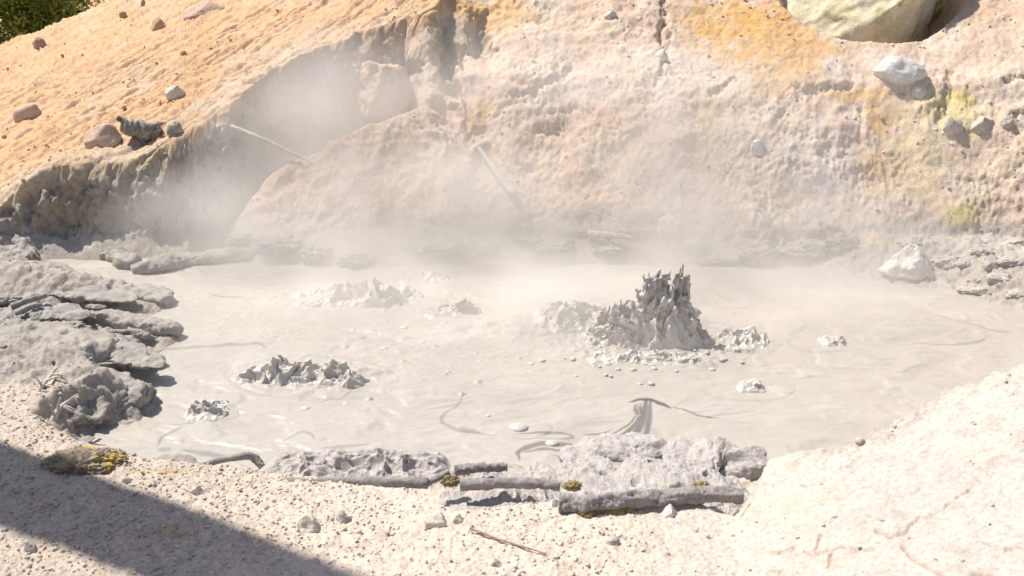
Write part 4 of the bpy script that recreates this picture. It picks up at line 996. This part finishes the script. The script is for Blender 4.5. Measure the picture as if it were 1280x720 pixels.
# dead stump on the slope
sp = hit(176, 166)
E = tag(link('stump', None, loc=sp), 'splintered grey dead stump lying on the orange slope', 'stump')
kk = mpp(sp)
def lp(px, py, dy=0.0): return at_y(px, py, sp[1] + dy) - sp
V, F = tube(catmull([lp(152, 155, -.1), lp(165, 159, -.08), lp(180, 164, -.04), lp(196, 166, .04)], 10), .075, .125, 22, .2, 3)
V[:, 2] += .014 * pn(V[:, 0] * 5, V[:, 1] * 25, V[:, 2] * 25)
link('trunk', mesh_arrays('trunk', V, F), M['darkwood'], E)
for a, b, r_ in [((160, 157), (146, 147), .045), ((170, 158), (156, 168), .03), ((176, 158), (166, 152), .028), ((186, 160), (204, 154), .03), ((190, 168), (202, 161), .026), ((172, 168), (180, 176), .035)]:
    V, F = tube(catmull([lp(*a, -.06), (lp(*a, -.06) + lp(*b, -.1)) / 2 + [0, 0, .012], lp(*b, -.1)], 6), r_, r_ * .55, 10, .3, a[0])
    link('splinter', mesh_arrays('splinter', V, F), M['darkwood'], E)

# sulfur crusted lumps
lump('sulfur_crust', 'yellow stained crumbly lump at the edge of the long shadow', 'crust', (50, 562, 153, 588), 'sulfur', sink=.38, amp=.2, fine=.10, ridge=.06, pits=.14, sub=6, dp=.6, freq=1.5)
for b, lab in [((722, 630, 744, 645), 'bright yellow sulfur crust left under the buried log'), ((744, 626, 792, 642), 'wider yellow sulfur crust under the middle of the buried log'), ((836, 600, 846, 618), 'small yellow crust left of the black hole in the mud crust'), ((866, 596, 886, 612), 'yellow crust right of the black hole in the mud crust'), ((552, 588, 574, 606), 'yellow brown crust at the left end of the porous crust'), ((706, 596, 726, 610), 'orange speck of crust in the middle of the porous crust')]:
    x0, y0, x1, y1 = b; c = on_z((x0 + x1) / 2, (y0 + y1) / 2 + 2, .25 if y0 < 620 else .27); kq = mpp(c)
    SEED[0] += 1
    me = lump_mesh('sulfur_crust', ((x1 - x0) * kq, .07, (y1 - y0) * kq * .75), SEED[0], sub=5, amp=.34, fine=.26, ridge=.12, freq=1.8); c[2] -= .012
    tag(link('sulfur_crust', me, M['sulfur2'], loc=c), lab, 'crust', 'yellow sulfur crusts at the near edge')

# named stones in the foreground gravel
fg = 'larger stones in the foreground gravel'
for b, mt, lab in [((684, 620, 706, 634), 'white', 'white stone at the left end of the half buried log'), ((824, 628, 846, 644), 'white', 'rounded white stone against the half buried log'), ((614, 695, 632, 708), 'grey', 'small blue grey stone in the bottom middle gravel'),
                   ((418, 638, 438, 654), 'grey', 'dark pitted stone in the gravel left of the twig'), ((530, 640, 560, 660), 'palerock', 'pale rounded stone in the gravel above the twig'), ((368, 640, 400, 664), 'palerock', 'broad pale stone beside the dark pitted one'),
                   ((468, 592, 486, 604), 'palerock', 'pale stone touching the long root'), ((560, 640, 580, 652), 'palerock', 'small pointed stone left of the twig tip'), ((152, 592, 168, 604), 'palerock', 'sunlit pale stone just above the long shadow'),
                   ((28, 670, 48, 690), 'grey', 'dark stone in the sunlit strip at the bottom left'), ((756, 668, 776, 682), 'grey', 'soft grey stone in the gravel below the log'), ((236, 602, 256, 616), 'palerock', 'pale lump under the crooked root')]:
    lump('stone', lab, 'stone', b, mt, fg, sink=.38, cuts=6, amp=.2, fine=.1, sub=4, power=2.5)

# ------------------------------------------------------------------ loose gravel and crumbs (nobody could count them)
def scatter(name, label, idx, rmin, rmax, mats, pw=2.5):
    V0, F0 = ico(1); n = len(idx)
    r = rmin + (rmax - rmin) * rng.random(n) ** pw
    sc_ = r[:, None] * rng.uniform(.6, 1.3, (n, 3)); sc_[:, 2] *= .8
    ang = rng.uniform(0, 2 * PI, n); ca, sa = np.cos(ang), np.sin(ang)
    B = V0[None] * (1 + rng.normal(0, .24, (n, len(V0), 1))) * sc_[:, None]
    x = B[..., 0] * ca[:, None] - B[..., 1] * sa[:, None]; y = B[..., 0] * sa[:, None] + B[..., 1] * ca[:, None]
    base = GV[idx]; W = np.stack([x, y, B[..., 2]], -1) + base[:, None] + np.array([0, 0, 1]) * (r * .25)[:, None, None]
    F = F0[None] + (np.arange(n) * len(V0))[:, None, None]
    col = C.reshape(-1, 3)[idx] * rng.uniform(.98, 1.2, (n, 1)) * (1 + rng.normal(0, .03, (n, 3)))
    me = mesh_arrays(name, W.reshape(-1, 3), F.reshape(-1, 3), np.repeat(np.clip(col, .03, .8), len(V0), 0), smooth=False)
    o = link(name, me, M['ground']); tag(o, label, None, None, 'stuff'); return o
inview = (GPX > -60) & (GPX < 1340) & (GPY > -60) & (GPY < 780)
mn = m_near.ravel()
dens = np.where(inview, mn * GD ** 2, 0) * (.05 + .95 * sstep(1.3, -.4, X2.ravel())) * sstep(0.05, .3, nA.ravel() + .35)
i1 = rng.choice(len(GV), 16000, replace=False, p=dens / dens.sum())
scatter('gravel', 'loose pale gravel covering the near bank', i1, .0025, .0125, None, 5.0)
dens = np.where(inview, (m_upper * .5 + m_wall * .6 + m_tal * .5 + m_shore * .3).ravel(), 0) * sstep(-.1, .4, nC.ravel()) * (Z2.ravel() > .05)
i2 = rng.choice(len(GV), 6500, replace=False, p=dens / dens.sum())
scatter('crumbs', 'loose crumbs of earth scattered over the banks', i2, .004, .026, None, 7.0)

# ------------------------------------------------------------------ bush beyond the crest, unseen trunk added to throw the long shadow
def leaf_mat(name, c1, c2):
    m, nt, b = mat_new(name, .55, .35)
    n = noise_node(nt, 1.6, 3); n2 = noise_node(nt, 22, 2)
    r = ramp(nt, n.outputs['Fac'], [(.35, c1), (.65, c2)]); r2 = ramp(nt, n2.outputs['Fac'], [(.3, .6), (.7, 1.3)])
    nt.links.new(mixrgb(nt, r.outputs['Color'], r2.outputs['Color'], 1, 'MULTIPLY'), b.inputs['Base Color'])
    b.inputs['Transmission Weight'].default_value = 0
    b.inputs['Subsurface Weight'].default_value = 0
    return m
M['leaf'] = leaf_mat('bush_leaves', (.10, .15, .02), (.24, .26, .04))
M['needle'] = leaf_mat('pine_needles', (.02, .045, .015), (.04, .075, .02))
def leaves(n, centers, radii, size, seed, aspect=.45, up=.4):
    r = np.random.default_rng(seed); k = r.integers(0, len(centers), n)
    v = r.normal(size=(n, 3)); v /= np.linalg.norm(v, axis=1)[:, None]
    rr = (.55 + .5 * r.random(n) ** .6)[:, None] * radii[k]
    p = centers[k] + v * rr
    d = v * .7 + r.normal(size=(n, 3)) * .6 + np.array([0, 0, up]); d /= np.linalg.norm(d, axis=1)[:, None]
    s = np.cross(d, r.normal(size=(n, 3))); s /= np.linalg.norm(s, axis=1)[:, None]
    L_ = (size * r.uniform(.6, 1.4, n))[:, None]; nn = np.cross(d, s)
    q = np.stack([p, p + d * L_ * .5 + s * L_ * aspect * .5 + nn * L_ * .06, p + d * L_, p + d * L_ * .5 - s * L_ * aspect * .5 + nn * L_ * .06], 1)
    return q.reshape(-1, 3), np.arange(n * 4).reshape(n, 4)
bc = at_y(8, 12, 19.6); r_ = np.random.default_rng(9)
B = tag(link('bush', None, loc=(bc[0], bc[1], bc[2] - 1.6)), 'green leafy bush behind the crest in the top left corner', 'bush')
cen, rd = [], []
for i in range(90):
    v = r_.normal(size=3); v /= np.linalg.norm(v); v[2] = abs(v[2]) * .9 if i % 2 else v[2]
    cen.append(np.array([.15, .2, .95]) + v * np.array([1.8, .8, 1.6]) * r_.uniform(.5, 1)); rd.append(r_.uniform(.22, .38))
V, F = leaves(34000, np.array(cen), np.array(rd)[:, None], .085, 3)
link('foliage', mesh_arrays('foliage', V, F, smooth=False), M['leaf'], B)
V, F = join([tube(catmull([(-.35, .2, -.4), (-.35 + .3 * c_[0], .2 + .3 * c_[1], .4), tuple(np.array(c_) * .8)], 5), .035, .01, 7) for c_ in cen[:9]])
link('stem', mesh_arrays('stem', V, F), M['bark'], B)

tb = np.array([-6.3, 6.72]); tz0 = float(terrain(np.array([tb[0]]), np.array([tb[1]]))[0])  # invented trunk out of view, shaped to cast the foreground shadow band
PT = tag(link('shadow_trunk', None, loc=(tb[0], tb[1], tz0)), 'unseen bare trunk added left of the mud shore to cast the long shadow', 'shadow_caster')
V, F = tube(catmull([(0, 0, -.3), (.02, 0, 3), (-.02, .03, 7), (.03, 0, 10), (0, 0, 13)], 14), .36, .24, 28, .05, 2)
link('trunk', mesh_arrays('trunk', V, F), M['bark'], PT)
limbs = []
for i in range(9):
    z = 10.2 + 2.2 * (i / 9); q = i * 2.4; l = R.uniform(.25, .6)
    e = np.array([math.cos(q) * l, math.sin(q) * l, z + .2 * l]); limbs.append(tube(catmull([(0, 0, z), tuple(e * [.5, .5, 1] + [0, 0, -.03]), tuple(e)], 5), .05, .015, 7))
V, F = join(limbs); link('limb', mesh_arrays('limb', V, F), M['bark'], PT)

# ------------------------------------------------------------------ steam
def steam(puffs, box, dens, nscale=1.1):
    lo, hi = np.array(box[0], float), np.array(box[1], float)
    V, F = ico(3); me = mesh_arrays('steam', V * (hi - lo) / 2 * 1.0 + (lo + hi) / 2, F)
    m = bpy.data.materials.new('steam'); m.use_nodes = True; nt = m.node_tree; nt.nodes.remove(nt.nodes['Principled BSDF'])
    out = nt.nodes['Material Output']; vol = nt.nodes.new('ShaderNodeVolumePrincipled')
    vol.inputs['Color'].default_value = (1, .965, .925, 1); vol.inputs['Anisotropy'].default_value = .1
    tc = nt.nodes.new('ShaderNodeTexCoord'); tc.name = 'TC'
    def mth(op, a, b=None, c=None):
        n = nt.nodes.new('ShaderNodeMath'); n.operation = op
        for i, s in enumerate((a, b, c)):
            if s is None: continue
            if hasattr(s, 'links'): nt.links.new(s, n.inputs[i])
            else: n.inputs[i].default_value = s
        return n.outputs[0]
    total = None
    for (c, r, a) in puffs:
        s = nt.nodes.new('ShaderNodeVectorMath'); s.operation = 'SUBTRACT'; nt.links.new(tc.outputs['Object'], s.inputs[0]); s.inputs[1].default_value = [float(q) for q in c]
        d = nt.nodes.new('ShaderNodeVectorMath'); d.operation = 'DIVIDE'; nt.links.new(s.outputs[0], d.inputs[0]); d.inputs[1].default_value = r
        l = nt.nodes.new('ShaderNodeVectorMath'); l.operation = 'DOT_PRODUCT'; nt.links.new(d.outputs[0], l.inputs[0]); nt.links.new(d.outputs[0], l.inputs[1])
        g = mth('MAXIMUM', mth('SUBTRACT', 1.0, l.outputs['Value']), 0.0); g = mth('MULTIPLY', mth('MULTIPLY', g, g), a)
        total = g if total is None else mth('ADD', total, g)
    n = noise_node(nt, nscale, 3, .55, dist=.4)
    mr = nt.nodes.new('ShaderNodeMapRange'); mr.inputs['From Min'].default_value = .36; mr.inputs['From Max'].default_value = .68; mr.inputs['To Min'].default_value = .3; mr.inputs['To Max'].default_value = 1.5
    nt.links.new(n.outputs['Fac'], mr.inputs['Value'])
    de = mth('MULTIPLY', mth('MULTIPLY', total, mr.outputs['Result']), dens)
    nt.links.new(de, vol.inputs['Density']); nt.links.new(vol.outputs[0], out.inputs['Volume'])
    m.cycles.volume_step_rate = 1.0
    o = link('steam', me, m); tag(o, 'thin white steam drifting off the back of the pool', None, None, 'stuff'); return o
def pc(px, py, y): return at_y(px, py, y)
steam([(pc(400, 130, 11.5), (1.4, 1.3, 1.2), .34), (pc(330, 190, 11.1), (1.1, 1.0, 1.1), .5), (pc(460, 265, 10.3), (2.8, 1.2, 1.1), .46), (pc(640, 280, 10.1), (3.0, 1.2, 1.2), .27), (pc(830, 285, 9.9), (3.2, 1.3, 1.1), .19),
       (pc(1000, 300, 9.6), (2.6, 1.2, .9), .34), (pc(520, 345, 8.8), (3.4, 1.6, .6), .36), (pc(290, 290, 10.0), (1.8, 1.0, .9), .4), (pc(820, 380, 8.4), (3.4, 1.6, .8), .30), (pc(560, 430, 7.6), (3.6, 1.7, .8), .13), (pc(1080, 360, 8.8), (2.6, 1.7, .9), .12), (pc(640, 170, 11.4), (3.8, 1.7, 1.7), .26), (pc(900, 190, 11.2), (3.8, 1.7, 1.7), .25)],
      ((-8.5, 5.5, -2.6), (8.5, 15, 4.8)), 1.9, .95)

# ------------------------------------------------------------------ light, sky, camera
SUN_EL = rad(58); SV = Vector((-.88 * math.cos(SUN_EL), .475 * math.cos(SUN_EL), math.sin(SUN_EL))).normalized()
sl = bpy.data.lights.new('sun', 'SUN'); sl.energy = 4.6; sl.angle = rad(.53); sl.color = (1, .94, .85)
so = bpy.data.objects.new('sun', sl); COL.objects.link(so); so.rotation_euler = SV.to_track_quat('Z', 'Y').to_euler(); so.location = (-8, 8, 15)
w = bpy.data.worlds.new('World'); scn.world = w; w.use_nodes = True; nt = w.node_tree
sky = nt.nodes.new('ShaderNodeTexSky'); sky.sky_type = 'NISHITA'; sky.sun_disc = False; sky.sun_elevation = SUN_EL; sky.sun_rotation = math.atan2(SV.x, SV.y)
sky.dust_density = 2; sky.ozone_density = .5; sky.altitude = 500
bg = nt.nodes['Background']; bg.inputs['Strength'].default_value = .085; nt.links.new(sky.outputs[0], bg.inputs['Color'])
cam = bpy.data.cameras.new('camera'); co = bpy.data.objects.new('camera', cam); COL.objects.link(co)
co.location = (0, 0, CZ); co.rotation_euler = (rad(90) - PITCH, 0, 0); cam.sensor_width = 36; cam.lens = 36 * FPX / 1280; cam.clip_end = 500; cam.clip_start = .05
cam.dof.use_dof = True; cam.dof.focus_distance = 8.6; cam.dof.aperture_fstop = 3.2
scn.camera = co
scn.view_settings.view_transform = 'Standard'; scn.view_settings.look = 'None'; scn.view_settings.exposure = .58; scn.view_settings.gamma = 1
try: scn.view_settings.use_curve_mapping = False
except Exception: pass
scn.render.engine = 'CYCLES'
cy = scn.cycles; cy.use_denoising = True; cy.max_bounces = 6; cy.diffuse_bounces = 4; cy.glossy_bounces = 2; cy.transmission_bounces = 2; cy.volume_bounces = 2
cy.volume_max_steps = 96
print('done', time.time() - T0)
